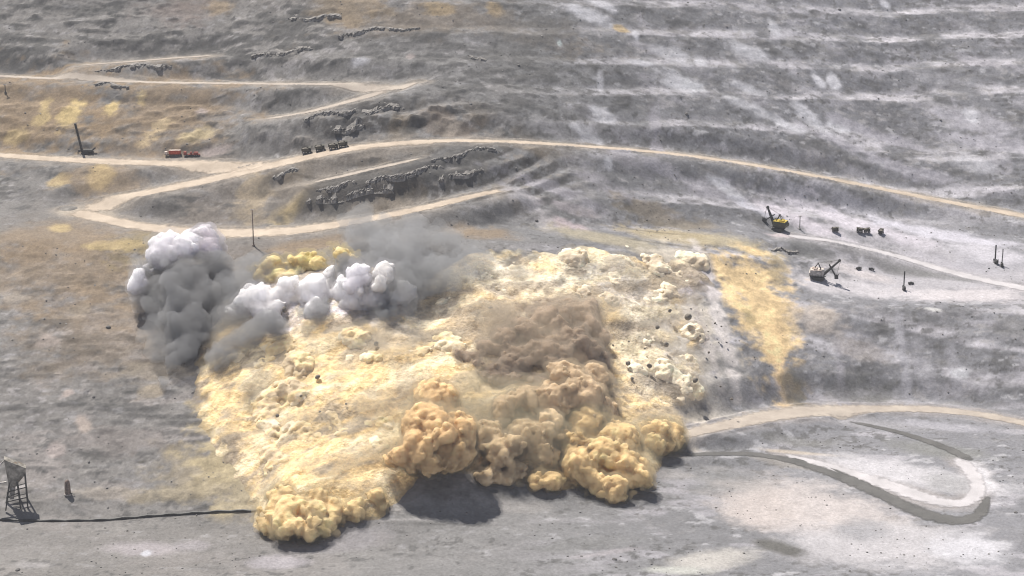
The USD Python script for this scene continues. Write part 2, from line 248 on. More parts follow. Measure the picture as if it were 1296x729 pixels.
PATCH = [(110, 270, 40, 14, 0, (.50, .43, .35), .9), (430, 248, 46, 8, 18, (.09, .085, .08), .85), (480, 232, 46, 8, 16, (.10, .095, .09), .85), (530, 218, 46, 9, 14, (.10, .097, .094), .9), (590, 200, 40, 8, 10, (.10, .097, .094), .85), (570, 222, 46, 5, 12, (.11, .105, .1), .8), (380, 255, 30, 6, 20, (.11, .095, .08), .8),
  # u, v, ru, rv, rotation, colour, strength
 (1180, 342, 190, 60, -4, (.46, .44, .47), .85), (100, 340, 150, 50, 0, TAN_, .5), (60, 300, 120, 30, 0, TAN_, .5), (140, 420, 120, 60, 0, TAN_, .32), (200, 310, 80, 22, 0, (.30, .24, .13), .8),
 (150, 310, 40, 8, 0, YEL, .5), (75, 290, 16, 8, 0, YEL, .6), (40, 140, 120, 45, 0, TAN_, .8), (200, 140, 120, 40, 0, TAN_, .7), (90, 145, 18, 10, 25, YEL, 1), (55, 140, 10, 12, 0, YEL, .7),
 (143, 132, 11, 8, 0, YEL, 1), (198, 166, 24, 9, 25, (.62, .48, .30), 1), (250, 168, 28, 7, 5, (.58, .47, .28), .8), (178, 122, 10, 7, 0, YEL, .6), (255, 142, 9, 5, 0, PINK, .7),
 (20, 172, 18, 6, 0, YEL, .5), (127, 222, 20, 15, 0, YEL, .95), (75, 230, 14, 8, 0, YEL, .7), (130, 228, 60, 20, 0, TAN_, .6),
 (270, 192, 20, 4, 0, PINK, .7), (320, 258, 26, 28, -50, (.42, .34, .24), .9), (365, 270, 30, 12, 15, YEL, .6), (345, 210, 20, 6, 0, PINK, .2),
 (440, 262, 60, 14, 12, (.34, .30, .26), .6), (385, 312, 70, 12, 8, TAN_, .7), (400, 228, 90, 12, 20, (.30, .26, .22), .6),
 (575, 25, 170, 16, 0, (.26, .21, .16), .6), (440, 12, 60, 14, 0, (.33, .25, .16), .7), (555, 10, 20, 7, 0, (.42, .31, .17), .7), (625, 12, 14, 6, 0, (.45, .33, .18), .7), (230, 15, 60, 12, 0, (.24, .19, .17), .6), (280, 8, 24, 7, 0, (.36, .27, .17), .7),
 (455, 77, 14, 3, 0, WHT, .8), (520, 72, 8, 3, 0, PINK, .6), (560, 150, 40, 10, 0, (.30, .24, .19), .6), (575, 158, 14, 4, 20, (.5, .43, .36), .8),
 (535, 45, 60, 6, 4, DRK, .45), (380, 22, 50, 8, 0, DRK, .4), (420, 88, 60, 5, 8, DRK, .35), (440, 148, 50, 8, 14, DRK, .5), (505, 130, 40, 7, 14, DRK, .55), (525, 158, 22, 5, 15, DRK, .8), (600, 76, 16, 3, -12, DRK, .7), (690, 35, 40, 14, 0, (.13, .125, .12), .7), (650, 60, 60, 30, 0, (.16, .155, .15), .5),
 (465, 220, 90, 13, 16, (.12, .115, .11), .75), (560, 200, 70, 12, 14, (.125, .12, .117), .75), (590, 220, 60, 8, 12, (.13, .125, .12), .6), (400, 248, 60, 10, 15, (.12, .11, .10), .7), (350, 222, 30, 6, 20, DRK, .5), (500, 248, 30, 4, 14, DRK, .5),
 (745, 17, 40, 6, 0, WHT, .9), (760, 5, 24, 5, 0, WHT, .8), (805, 44, 5, 5, 0, WHT, 1), (785, 37, 9, 4, 0, (.6, .45, .25), .9), (855, 72, 32, 8, 0, WHT, .6), (885, 78, 12, 6, 0, WHT, .9), (860, 104, 38, 8, 0, WHT, .95), (875, 108, 18, 6, 0, (.66, .66, .70), 1), (945, 112, 30, 4, 0, WHT, .7), (815, 80, 26, 3, 8, WHT, .9), (950, 66, 30, 6, 0, WHT, .7), (765, 145, 18, 7, 0, WHT, .8), (745, 172, 26, 6, 0, WHT, .7), (830, 175, 10, 30, 0, (.42, .40, .44), .85), (760, 108, 6, 9, 0, WHT, .7), (950, 135, 40, 4, 0, WHT, .6), (980, 35, 10, 6, 0, WHT, .8), (708, 54, 4, 3, 0, (.55, .62, .62), .9), (1035, 100, 12, 5, -20, WHT, 1), (1055, 104, 10, 6, 0, WHT, 1), (1025, 148, 30, 8, -15, WHT, .9), (1060, 160, 18, 5, 0, WHT, .9), (1000, 160, 26, 4, 0, WHT, .8), (1220, 152, 60, 9, 0, (.5, .48, .53), .8), (1230, 148, 12, 6, 0, WHT, .9), (1110, 172, 90, 4, -2, (.45, .43, .48), .8), (1250, 180, 60, 7, 0, (.48, .46, .51), .8), (1240, 78, 50, 5, -4, (.42, .4, .44), .7), (1180, 98, 80, 5, 0, (.4, .39, .42), .6), (1090, 22, 90, 4, 0, (.36, .35, .38), .5), (1120, 5, 8, 3, 0, WHT, .9),
 (1150, 214, 130, 6, -4, (.46, .44, .49), .8), (1230, 205, 30, 8, 0, WHT, .6), (800, 205, 40, 9, 0, (.42, .40, .43), .8), (770, 205, 8, 6, 0, WHT, .7), (840, 216, 80, 5, 0, (.46, .44, .48), .9), (700, 240, 80, 7, -3, (.42, .40, .44), .9), (660, 245, 30, 12, -20, (.46, .44, .47), .7), (800, 252, 90, 8, -3, (.40, .38, .41), .9), (900, 243, 60, 9, 0, (.44, .42, .46), .85), (720, 262, 60, 5, 4, (.47, .43, .45), .9), (720, 285, 34, 6, 5, (.60, .50, .52), .9), (690, 282, 12, 12, 0, (.5, .47, .48), .8), (930, 248, 50, 5, -10, WHT, .8), (960, 265, 50, 5, -6, (.58, .57, .64), .9), (1010, 245, 50, 7, -6, (.42, .41, .45), .8), (1080, 262, 80, 9, -8, (.40, .39, .43), .8),
 (1010, 277, 60, 11, -8, (.68, .63, .69), .95), (1090, 285, 120, 13, -6, (.64, .60, .66), .95), (1200, 299, 120, 10, -5, (.64, .62, .69), .95), (1200, 335, 80, 10, -12, (.44, .42, .46), .8), (1260, 330, 60, 22, 0, (.40, .39, .43), .8), (1090, 366, 130, 17, -2, (.60, .57, .60), .95), (1230, 374, 110, 17, 0, (.60, .56, .58), .95), (1090, 347, 50, 12, 0, (.62, .57, .58), .9), (1250, 320, 60, 16, -8, (.58, .56, .61), .9), (1000, 299, 40, 5, 0, (.58, .50, .52), .8),
 (1020, 318, 40, 12, 0, (.15, .15, .148), .8), (1120, 335, 90, 10, -8, (.19, .185, .185), .7), (1190, 350, 80, 6, -10, (.17, .17, .165), .6),
 (870, 300, 90, 16, 0, (.50, .41, .25), .9), (780, 305, 90, 14, 0, (.48, .42, .30), .8), (940, 312, 60, 16, 0, (.52, .45, .32), .9), (840, 278, 80, 12, 0, (.24, .20, .145), .8), (610, 295, 50, 12, 0, TAN_, .7), (850, 310, 60, 1.6, 0, (.09, .08, .06), .8), (830, 294, 40, 1.3, 2, (.12, .10, .07), .6),
 (865, 420, 70, 100, 8, (.80, .72, .62), .9), (925, 480, 44, 34, 10, (.40, .385, .38), .7), (850, 470, 22, 26, 0, (.46, .43, .41), .6), (948, 360, 60, 46, 10, (1.0, .74, .40), 1), (968, 405, 40, 56, 15, (1.0, .74, .40), 1), (984, 455, 17, 36, 12, (.98, .70, .38), 1), (930, 345, 20, 14, 0, (.58, .43, .25), .5), (960, 372, 16, 20, 0, (.58, .43, .25), .5), (988, 395, 9, 26, 0, (.58, .43, .25), .5), (948, 400, 9, 8, 0, (.45, .36, .18), .7), (908, 395, 12, 80, 14, (.78, .72, .70), 1), (892, 350, 16, 30, 14, (.72, .66, .66), .9), (898, 440, 8, 40, 20, (.66, .60, .57), .8), (1040, 405, 24, 8, 12, (.62, .55, .50), .9), (1030, 392, 10, 12, -30, (.62, .55, .50), .8), (985, 345, 14, 20, 0, (.20, .18, .13), .6),
 (1035, 400, 36, 18, 0, (.44, .39, .36), .7), (1045, 395, 22, 6, 15, (.60, .52, .46), .8), (1090, 445, 40, 10, 0, (.40, .36, .34), .6), (1065, 480, 9, 25, 0, (.44, .42, .46), .8), (1143, 450, 8, 70, 0, (.42, .41, .45), .75), (1170, 470, 14, 30, 25, (.42, .41, .45), .6), (1210, 470, 10, 25, 0, (.44, .43, .47), .6), (1215, 472, 12, 4, 0, (.62, .62, .66), .9), (1180, 391, 10, 2, -8, (.7, .69, .68), .9), (1000, 487, 20, 18, 0, (.12, .12, .11), .8), (1090, 491, 50, 12, 0, (.16, .16, .15), .6),
 (1090, 535, 120, 12, -6, (.36, .35, .37), .8), (1200, 540, 90, 10, -8, (.40, .39, .43), .7), (1010, 560, 60, 9, 0, (.24, .235, .225), .6), (1010, 573, 60, 4, -5, (.52, .45, .38), .9), (1150, 600, 130, 28, -16, (.60, .58, .61), .95), (1235, 600, 22, 46, 8, (.62, .60, .63), .95), (1190, 570, 70, 20, -12, (.23, .23, .22), .8), (1200, 610, 40, 24, -10, (.33, .325, .33), .7), (1030, 645, 140, 66, -18, (.56, .51, .50), 1), (960, 640, 60, 56, 0, (.56, .50, .48), 1), (1120, 690, 160, 50, 0, (.50, .48, .50), 1), (1230, 695, 60, 34, 0, (.58, .57, .61), .95), (1090, 670, 40, 30, 0, (.29, .29, .31), .6), (900, 710, 70, 22, 10, (.56, .53, .50), .95), (860, 722, 50, 10, 0, (.60, .60, .56), .8), (985, 692, 40, 15, -22, (.12, .115, .105), .95), (1000, 588, 60, 8, -14, (.34, .31, .28), .6),
 (560, 640, 90, 14, 5, (.36, .35, .35), .7), (570, 664, 90, 3, 4, DRK, .5), (520, 657, 60, 1.6, 6, (.45, .43, .43), .6), (640, 640, 60, 12, 0, (.38, .36, .35), .6), (420, 685, 80, 24, 8, (.36, .34, .36), .6), (350, 712, 50, 16, 0, (.46, .43, .46), .8), (180, 695, 55, 16, 0, (.46, .42, .44), .8), (185, 700, 8, 7, 0, (.66, .66, .72), 1), (240, 690, 30, 12, 0, (.42, .39, .41), .7), (40, 715, 30, 8, 0, (.40, .38, .38), .7),
 (85, 498, 12, 6, 25, (.55, .46, .42), .9), (104, 540, 12, 9, -25, (.50, .42, .37), .9), (70, 570, 12, 8, 0, (.48, .41, .39), .8), (18, 375, 22, 6, 0, (.50, .43, .36), .8), (60, 430, 14, 8, 0, (.45, .38, .34), .7), (100, 395, 20, 8, 0, (.42, .35, .27), .6), (160, 560, 80, 14, 0, (.30, .265, .25), .6), (250, 600, 80, 34, 0, (.38, .32, .23), .8), (300, 560, 66, 60, 0, (.56, .46, .28), .9), (320, 630, 50, 24, 0, (.50, .42, .28), .9), (285, 500, 40, 40, 0, (.50, .41, .26), .8), (230, 625, 80, 12, 0, (.40, .34, .24), .6), (130, 625, 40, 8, 0, (.42, .37, .32), .7), (190, 495, 20, 6, 0, (.42, .35, .26), .7), (210, 470, 60, 12, 0, (.34, .29, .22), .5),
 (920, 610, 60, 30, 0, (.25, .25, .25), .5), (740, 690, 90, 16, 8, (.24, .237, .235), .5), (765, 700, 60, 6, 12, (.42, .39, .41), .7), (840, 600, 40, 12, 0, (.40, .38, .38), .7),
]
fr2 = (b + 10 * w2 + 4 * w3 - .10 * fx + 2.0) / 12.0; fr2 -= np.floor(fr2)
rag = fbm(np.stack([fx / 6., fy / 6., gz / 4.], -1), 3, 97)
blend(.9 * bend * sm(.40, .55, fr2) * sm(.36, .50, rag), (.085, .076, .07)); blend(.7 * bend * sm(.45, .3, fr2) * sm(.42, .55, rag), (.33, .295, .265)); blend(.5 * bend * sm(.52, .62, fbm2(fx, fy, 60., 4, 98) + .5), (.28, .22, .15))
# F gullies in the yellow bank
for n, L in RL.items():                                     # dust spilled beside the roads
    if n.endswith('loop_track'): continue
    I = np.ix_((XS[inx] > L[:, 0].min() - 40) & (XS[inx] < L[:, 0].max() + 40), (YS[iny] > L[:, 1].min() - 40) & (YS[iny] < L[:, 1].max() + 40))
    dd, ii_ = cKDTree(L[:, :2]).query(np.stack([fx[I], fy[I]], -1).reshape(-1, 2), workers=-1, distance_upper_bound=60); ii_ = np.minimum(ii_, len(L) - 1); dd = dd.reshape(fx[I].shape) - L[ii_, 3].reshape(fx[I].shape) / 2
    mk = np.zeros(fx.shape); mk[I] = .75 * (1 - sm(-2, 15, dd + 16 * edge[I])); blend(mk, (.40, .35, .30) if fx[I].mean() < 150 else (.38, .345, .335))
for (u, v, ru, rv, rot, cc, s_) in PATCH:
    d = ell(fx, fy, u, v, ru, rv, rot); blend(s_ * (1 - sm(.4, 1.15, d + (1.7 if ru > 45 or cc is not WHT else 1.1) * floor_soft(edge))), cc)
c *= (1 + .14 * sm(100, 420, fx))[..., None]
shadeless = (1 + .16 * w4 + .22 * w3) * (1 + .7 * (fbm(np.stack([fx / 9., fy / 7., gz / 5.], -1), 4, 95) - .5) * (.35 + .65 * st))
c *= shadeless[..., None]
c = .86 * c + .14 * GREY
col[R] = np.clip(c, .03, .95); col *= .665
nx, ny = TX.shape
idx = np.arange(nx * ny).reshape(nx, ny)
quads = np.stack([idx[:-1, :-1], idx[1:, :-1], idx[1:, 1:], idx[:-1, 1:]], -1).reshape(-1, 4)
EARTH = usdkit.material(stage, '/World/Looks/pit_rock', {
    'a': ('attribute', {'attribute': 'tint'}), 'g': ('geometry', {}),
    'n': ('noise_texture', {'scale': .35, 'detail': 5.0, 'roughness': .65}), 'r': ('map_range', {'from_min': .3, 'from_max': .7, 'to_min': .8, 'to_max': 1.2}),
    'm': ('mix_color', {'blend_type': 'multiply', 'fac': 1.0, 'use_clamp': False}), 'b': ('bump', {'strength': .45, 'distance': 1.0}),
    'p': ('principled_bsdf', {'roughness': .95, 'specular_ior_level': .1})},
    [('g.position', 'n.vector'), ('n.fac', 'r.value'), ('a.color', 'm.a'), ('r.result', 'm.b'), ('m.result', 'p.base_color'), ('n.fac', 'b.height'), ('b.normal', 'p.normal')], surface='p.BSDF')
V = np.stack([TX, TY, B], -1).reshape(-1, 3)
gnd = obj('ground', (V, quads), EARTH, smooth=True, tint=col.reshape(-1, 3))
tag(gnd, kind='structure')

# ------------------------------------------------------------------ road surfaces
def road_mat(name, a, b_):
    return usdkit.material(stage, f'/World/Looks/{name}', {
        'g': ('geometry', {}), 'n': ('noise_texture', {'scale': .04, 'detail': 6.0, 'roughness': .65}),
        'r': ('rgb_ramp', {'ramp': [(.3, tuple(.8 * x for x in a)), (.7, tuple(.8 * x for x in b_))]}), 'n2': ('noise_texture', {'scale': .6, 'detail': 3.0}), 'b': ('bump', {'strength': .4, 'distance': .5}),
        'e': ('attribute', {'attribute': 'inside'}), 'n3': ('noise_texture', {'scale': .16, 'detail': 4.0}), 'q': ('math', {'math_type': 'add'}), 'f': ('map_range', {'range_type': 'smoothstep', 'from_min': .5, 'from_max': 1.08}), 't': ('transparent_bsdf', {}), 'm': ('mix_closure', {}),
        'p': ('principled_bsdf', {'roughness': .95, 'specular_ior_level': .1})},
        [('g.position', 'n3.vector'), ('e.fac', 'q.value1'), ('n3.fac', 'q.value2'), ('q.value', 'f.value'), ('f.result', 'm.fac'), ('t.BSDF', 'm.closure1'), ('p.BSDF', 'm.closure2'), ('g.position', 'n.vector'), ('g.position', 'n2.vector'), ('n.fac', 'r.fac'), ('r.color', 'p.base_color'), ('n2.fac', 'b.height'), ('b.normal', 'p.normal')], surface='m.closure')
RM = {'warm': road_mat('pale_road_dust', (.40, .33, .265), (.58, .49, .40)), 'lilac': road_mat('grey_road_dust', (.44, .42, .43), (.60, .57, .585)), 'dark': road_mat('wet_road_earth', (.105, .103, .10), (.165, .16, .155)), 'faint': road_mat('worn_road_dust', (.36, .31, .27), (.50, .44, .38))}
for n, L in RL.items():
    t = np.gradient(L[:, :2], axis=0); t /= np.linalg.norm(t, axis=1, keepdims=True); nn = np.stack([-t[:, 1], t[:, 0]], -1)
    K = 11; off = np.linspace(-.5, .5, K); s = np.arange(len(L)) * 4.0
    wl = 1 + .14 * (fbm(np.stack([s / 30, s * 0, s * 0], -1), 3, 7) - .5) * 2; wr = 1 + .14 * (fbm(np.stack([s / 30, s * 0 + 5, s * 0], -1), 3, 8) - .5) * 2
    q = L[:, None, :2] + nn[:, None] * (off[None, :, None] * np.where(off < 0, wl[:, None], wr[:, None])[..., None] * L[:, None, 3:4] * 1.15)
    zz = GROUND(q[..., 0], q[..., 1]) + .35
    Vr = np.concatenate([q, zz[..., None]], -1).reshape(-1, 3); ii = np.arange(len(L) * K).reshape(-1, K)
    qd = np.stack([ii[:-1, :-1], ii[1:, :-1], ii[1:, 1:], ii[:-1, 1:]], -1).reshape(-1, 4)
    if np.cross(*(Vr[qd[0, 1]] - Vr[qd[0, 0]], Vr[qd[0, 2]] - Vr[qd[0, 0]]))[2] < 0: qd = qd[:, ::-1]
    mt = 'dark' if n.endswith('loop_track') else 'lilac' if n in ('bench_ramp', 'loop_road') else 'faint' if n in ('access_track', 'ledge_track', 'switchback_road', 'upper_haul_road', 'floor_road') else 'warm'
    ins = np.interp(np.abs(off), [0, .25, .5], [.95, .55, -.08] if 'loop' in n else [1, .6, 0])[None, :] * np.clip(np.minimum(s, s[-1] - s) / 22, 0, 1)[:, None]
    ro = obj(n, (Vr, qd), RM[mt], smooth=True); UsdGeom.PrimvarsAPI(UsdGeom.Mesh(ro)).CreatePrimvar('inside', Sdf.ValueTypeNames.FloatArray, 'vertex').Set(Vt.FloatArray.FromNumpy(ins.ravel().astype(np.float32)))
    tag(ro, kind='structure')
#@@DUST
# ------------------------------------------------------------------ dust and smoke of the blast
def surface_nets(F, org, step):
    """A smooth closed skin of F > 0 on a regular grid (vertices in grid units times step plus org)."""
    ins = F > 0; n = np.array(F.shape)
    cnt = np.zeros(n - 1, np.int8)
    for o in np.ndindex(2, 2, 2): cnt += ins[o[0]:n[0] - 1 + o[0], o[1]:n[1] - 1 + o[1], o[2]:n[2] - 1 + o[2]]
    act = (cnt > 0) & (cnt < 8); ids = np.full(act.shape, -1); ci = np.argwhere(act); ids[act] = np.arange(len(ci))
    acc, num = np.zeros((len(ci), 3)), np.zeros(len(ci))
    cor = [np.array(o) for o in np.ndindex(2, 2, 2)]
    for a_ in cor:
        for k in range(3):
            if a_[k] == 0:
                b_ = a_.copy(); b_[k] = 1
                fa, fb = F[tuple((ci + a_).T)], F[tuple((ci + b_).T)]; m = (fa > 0) != (fb > 0)
                t = np.where(m, fa / (fa - fb + 1e-12), 0); p = a_ + t[:, None] * (b_ - a_)
                acc += p * m[:, None]; num += m
    Vn = ci + acc / num[:, None]; Q = []
    for k in range(3):
        i, j = (k + 1) % 3, (k + 2) % 3
        s0 = [slice(1, -1)] * 3; s0[k] = slice(0, -1); s1 = list(s0); s1[k] = slice(1, None)
        e0, e1 = ins[tuple(s0)], ins[tuple(s1)]
        for flip in (False, True):
            e = np.argwhere((e0 & ~e1) if not flip else (~e0 & e1)) + 1; e[:, k] -= 1
            di, dj = np.eye(3, dtype=int)[i], np.eye(3, dtype=int)[j]
            q = np.stack([ids[tuple((e - d).T)] for d in (di + dj, dj, 0 * di, di)], -1)
            Q.append(q[:, ::-1] if flip else q)
    Q = np.vstack(Q); Q = Q[(Q >= 0).all(1)]
    return Vn * step + org, Q
rng = np.random.default_rng(7)
class Lumps:
    """Billows: domes round scattered points."""
    def __init__(s, lo, hi, r, rng, dens=1.0):
        n = int(np.prod((hi - lo + 2 * r) / r) * 1.05); s.t = cKDTree(rng.uniform(lo - r, hi + r, (max(int(n * dens), 8), 3))); s.r = r
    def __call__(s, p):
        d = s.t.query(p, workers=-1)[0] / s.r; return np.sqrt(np.clip(1.15 - d * d, 0, None)) - .55
# thickness of the dust over the slope: mounds at points of the photograph (u, v, half width, half depth in px, height m)
MOUND = [
 (300, 440, 60, 60, 9), (300, 500, 60, 50, 12), (340, 560, 70, 50, 10), (380, 600, 80, 50, 12), (380, 650, 66, 28, 30), (365, 655, 34, 22, 34), (420, 640, 70, 30, 16), (470, 600, 60, 50, 14), (460, 640, 50, 26, 12),
 (430, 520, 90, 60, 14), (420, 440, 110, 50, 10), (400, 375, 110, 34, 14), (470, 380, 70, 34, 14), (380, 340, 60, 14, 6),
 (560, 500, 80, 40, 18), (520, 460, 90, 50, 13), (620, 430, 90, 50, 16), (600, 375, 70, 36, 9), (690, 350, 90, 36, 6), (640, 540, 70, 50, 18), (550, 550, 70, 40, 18), (700, 540, 70, 60, 22), (690, 420, 90, 60, 18), (700, 470, 80, 44, 22),
 (760, 565, 80, 44, 20), (730, 605, 60, 20, 12), (830, 550, 46, 26, 14), (800, 530, 60, 44, 16), (800, 470, 70, 70, 8), (800, 400, 90, 60, 4), (870, 440, 46, 60, 1), (780, 345, 110, 26, 4), (870, 350, 80, 26, 4), (870, 490, 34, 30, 4), (660, 620, 40, 10, 7), (600, 620, 20, 8, 3), ]
x0, x1, y0, y1, hx, hy, hz = -400., 370., 1640., 2360., 2.4, 2.8, 2.3
ax, ay, ah = np.arange(x0, x1, hx), np.arange(y0, y1, hy), np.arange(-14, 78, hz)
AX, AY = np.meshgrid(ax, ay, indexing='ij'); T = np.full(AX.shape, -48.0)
AM = np.zeros_like(T)
MOUND += []
mc = cast(BASE, [m[0] for m in MOUND], [m[1] for m in MOUND])
for (u, v, ru, rv, h), q in zip(MOUND, mc):
    px = math.hypot(q[1], H - q[2]) / FPX; k = px / math.sin(math.atan2(H - q[2], q[1]) + .36)
    r2 = ((AX - q[0]) / (ru * px * 1.1)) ** 2 + ((AY - q[1]) / (rv * k * 1.1)) ** 2
    t = (h + 4) * np.clip(1.0 - r2, 0, 1) ** 1.2 - 4 - 22 * np.clip(r2 - 1, 0, 2)
    T = np.maximum(T, t)
    AM = np.maximum(AM, sm(1.3, .5, r2) * sm(8, 30, h))
gb = gaussian_filter(BASE(AX, AY), 2.0)
T = gaussian_filter(np.maximum(T, -20), 7) + 1.0 + 13 * (fbm(np.stack([AX / 40., AY / 40., AX * 0], -1), 4, 171) - .5)
F = T[..., None] - ah[None, None, :] + np.zeros((1, 1, len(ah)))
TT = F.max(-1)
band = np.abs(F) < 24
bi = np.argwhere(band)
pt = np.stack([ax[bi[:, 0]], ay[bi[:, 1]], gb[bi[:, 0], bi[:, 1]] + ah[bi[:, 2]]], -1)
lo, hi = pt.min(0), pt.max(0)
am = AM[bi[:, 0], bi[:, 1]]
wv = np.stack([fbm(pt / 30 + k * 17.3, 2, 200 + k) - .5 for k in range(3)], -1); pw = pt + 12 * wv
F[band] += 2.0 * Lumps(lo, hi, 18., rng, .6)(pw) + 9 * (fbm(pt / np.array([60., 60., 40.]), 3, 150) - .5)
b2 = np.abs(F[band]) < 14; f2 = F[band]; p2, a2 = pt[b2], am[b2]
f2[b2] += (1.5 + 3 * a2) * Lumps(lo, hi, 9., rng, .5)(pw[b2]) + (1.2 + 1.5 * a2) * Lumps(lo, hi, 5.0, rng, .5)(p2)
F[band] = f2
F[:, :, 0] = np.minimum(F[:, :, 0], -1); F[:, :, -1] = -1; F[0] = F[-1] = -1; F[:, 0] = F[:, -1] = -1
dv, dq = surface_nets(F, np.array([x0, y0, -14.]), np.array([hx, hy, hz]))
dv[:, 2] += map_coordinates(gb, [(dv[:, 0] - x0) / hx, (dv[:, 1] - y0) / hy], order=1)
dc = np.ones((len(dv), 3)) * np.array([.84, .62, .34])
e2 = 1.3 * (fbm(dv / 32., 4, 301) - .5) + .5 * (fbm(dv / 9., 3, 303) - .5)
DP = [(390, 385, 150, 34, 0, (.80, .74, .78), 1), (330, 400, 70, 20, 15, (.76, .68, .66), .8), (480, 370, 60, 40, 0, (.78, .72, .76), 1), (410, 340, 60, 10, 0, (.78, .64, .32), .6), (330, 420, 50, 12, 20, (.34, .33, .33), .8), (395, 398, 16, 8, 0, (.36, .35, .36), .7),
      (650, 360, 110, 30, 10, (.84, .76, .62), .9), (760, 345, 120, 24, 0, (.80, .72, .56), .8), (540, 400, 60, 20, 20, (.80, .72, .60), .8), (800, 380, 60, 30, 0, (.64, .58, .53), .8), (830, 460, 60, 60, 0, (.80, .70, .54), .8), (890, 400, 26, 80, 15, (.84, .76, .76), .9), (880, 370, 30, 18, 0, (.70, .63, .66), .8),
      (690, 425, 74, 46, 0, (.33, .265, .20), 1), (640, 450, 60, 26, 10, (.40, .32, .23), .9), (730, 400, 34, 24, 0, (.30, .26, .22), .9), (735, 500, 40, 34, 0, (.38, .30, .19), .85), (480, 445, 60, 14, 10, (.42, .36, .29), .7), (515, 500, 14, 26, 0, (.46, .38, .28), .8), (445, 460, 30, 14, 20, (.42, .36, .28), .7), (570, 440, 50, 12, 15, (.44, .37, .28), .7),
      (850, 490, 30, 40, 0, (.48, .46, .46), .8), (890, 470, 18, 14, 0, (.44, .43, .44), .7), (560, 560, 60, 50, 0, (.70, .53, .31), .8), (770, 590, 80, 40, 0, (.72, .56, .29), .6), (380, 660, 60, 30, 0, (.74, .59, .33), .6), (950, 370, 50, 60, 0, (.68, .56, .29), .8)]
cp = dv
for (u, v, ru, rv, rot, cc, s_) in DP:
    d = ell(cp[:, 0], cp[:, 1], u, v, ru, rv, rot, BASE); m = s_ * (1 - sm(.35, 1.2, d + 1.3 * e2)); dc = dc * (1 - m[:, None]) + np.array(cc) * m[:, None]
ca, sa = math.cos(.5), math.sin(.5); al, ac = dv[:, 0] * ca + dv[:, 1] * sa, -dv[:, 0] * sa + dv[:, 1] * ca      # streaks drawn out along the drift
gv = fbm(np.stack([al / 46., ac / 16., dv[:, 2] / 14.], -1), 5, 311); va = map_coordinates(AM, [(dv[:, 0] - x0) / hx, (dv[:, 1] - y0) / hy], order=1)
gf = fbm(np.stack([al / 15., ac / 7., dv[:, 2] / 6.], -1), 4, 313); gk = fbm(dv / 70., 3, 315)
m = .6 * sm(.52, .64, gf + .5 * (gk - .5)); dc = dc * (1 - m[:, None]) + np.array([.52, .42, .30]) * m[:, None]
m = .9 * sm(.53, .63, gv + .5 * (gk - .5)) * (1 - .8 * va); dc = dc * (1 - m[:, None]) + np.array([.38, .315, .245]) * m[:, None]
m = .7 * sm(.47, .36, gv); dc = dc * (1 - m[:, None]) + np.array([.87, .74, .52]) * m[:, None]
th = map_coordinates(TT, [(dv[:, 0] - x0) / hx, (dv[:, 1] - y0) / hy], order=1); hh = dv[:, 2] - map_coordinates(gb, [(dv[:, 0] - x0) / hx, (dv[:, 1] - y0) / hy], order=1)
cover = np.clip(sm(-3, 9, th + 26 * e2) * sm(-3, 6, hh + 10 * e2), 0, 1)
DUST = usdkit.material(stage, '/World/Looks/blast_dust', {
    'a': ('attribute', {'attribute': 'tint'}), 'c': ('attribute', {'attribute': 'cover'}), 't': ('transparent_bsdf', {}), 'm': ('mix_closure', {}), 'g': ('geometry', {}), 'n': ('noise_texture', {'scale': .22, 'detail': 5.0, 'roughness': .6}), 'b': ('bump', {'strength': 1.0, 'distance': 3.0}),
    'x': ('map_range', {'from_min': .3, 'from_max': .7, 'to_min': .66, 'to_max': 1.2}), 'mc': ('mix_color', {'blend_type': 'multiply', 'fac': 1.0}),
    'p': ('principled_bsdf', {'roughness': 1.0, 'specular_ior_level': 0.0, 'subsurface_weight': .3, 'subsurface_scale': 2.0, 'subsurface_radius': (1.0, .85, .6)})},
    [('g.position', 'n.vector'), ('a.color', 'mc.a'), ('n.fac', 'x.value'), ('x.result', 'mc.b'), ('mc.result', 'p.base_color'), ('n.fac', 'b.height'), ('b.normal', 'p.normal'), ('c.fac', 'm.fac'), ('t.BSDF', 'm.closure1'), ('p.BSDF', 'm.closure2')], surface='m.closure')
dcl = obj('dust_cloud', (dv, dq), DUST, smooth=True, tint=dc)
UsdGeom.PrimvarsAPI(UsdGeom.Mesh(dcl)).CreatePrimvar('cover', Sdf.ValueTypeNames.FloatArray, 'vertex').Set(Vt.FloatArray.FromNumpy(cover.astype(np.float32)))
tag(dcl, 'huge billowing yellow and cream dust cloud rolling down the blasted bench', 'dust cloud')

def vol(name, colr, dens, an=0.0):
    return usdkit.material(stage, f'/World/Looks/{name}', {'v': ('principled_volume', {'color': colr, 'density': dens, 'anisotropy': an})}, volume='v.volume')
LOBED = usdkit.material(stage, '/World/Looks/front_dust', {
    'a': ('attribute', {'attribute': 'tint'}), 'g': ('geometry', {}), 'n': ('noise_texture', {'scale': .4, 'detail': 4.0, 'roughness': .6}), 'b': ('bump', {'strength': .7, 'distance': 1.2}),
    'p': ('principled_bsdf', {'roughness': 1.0, 'specular_ior_level': 0.0, 'subsurface_weight': .2, 'subsurface_scale': 1.0, 'subsurface_radius': (1.0, .8, .5)})},
    [('g.position', 'n.vector'), ('a.color', 'p.base_color'), ('n.fac', 'b.height'), ('b.normal', 'p.normal')], surface='p.BSDF')
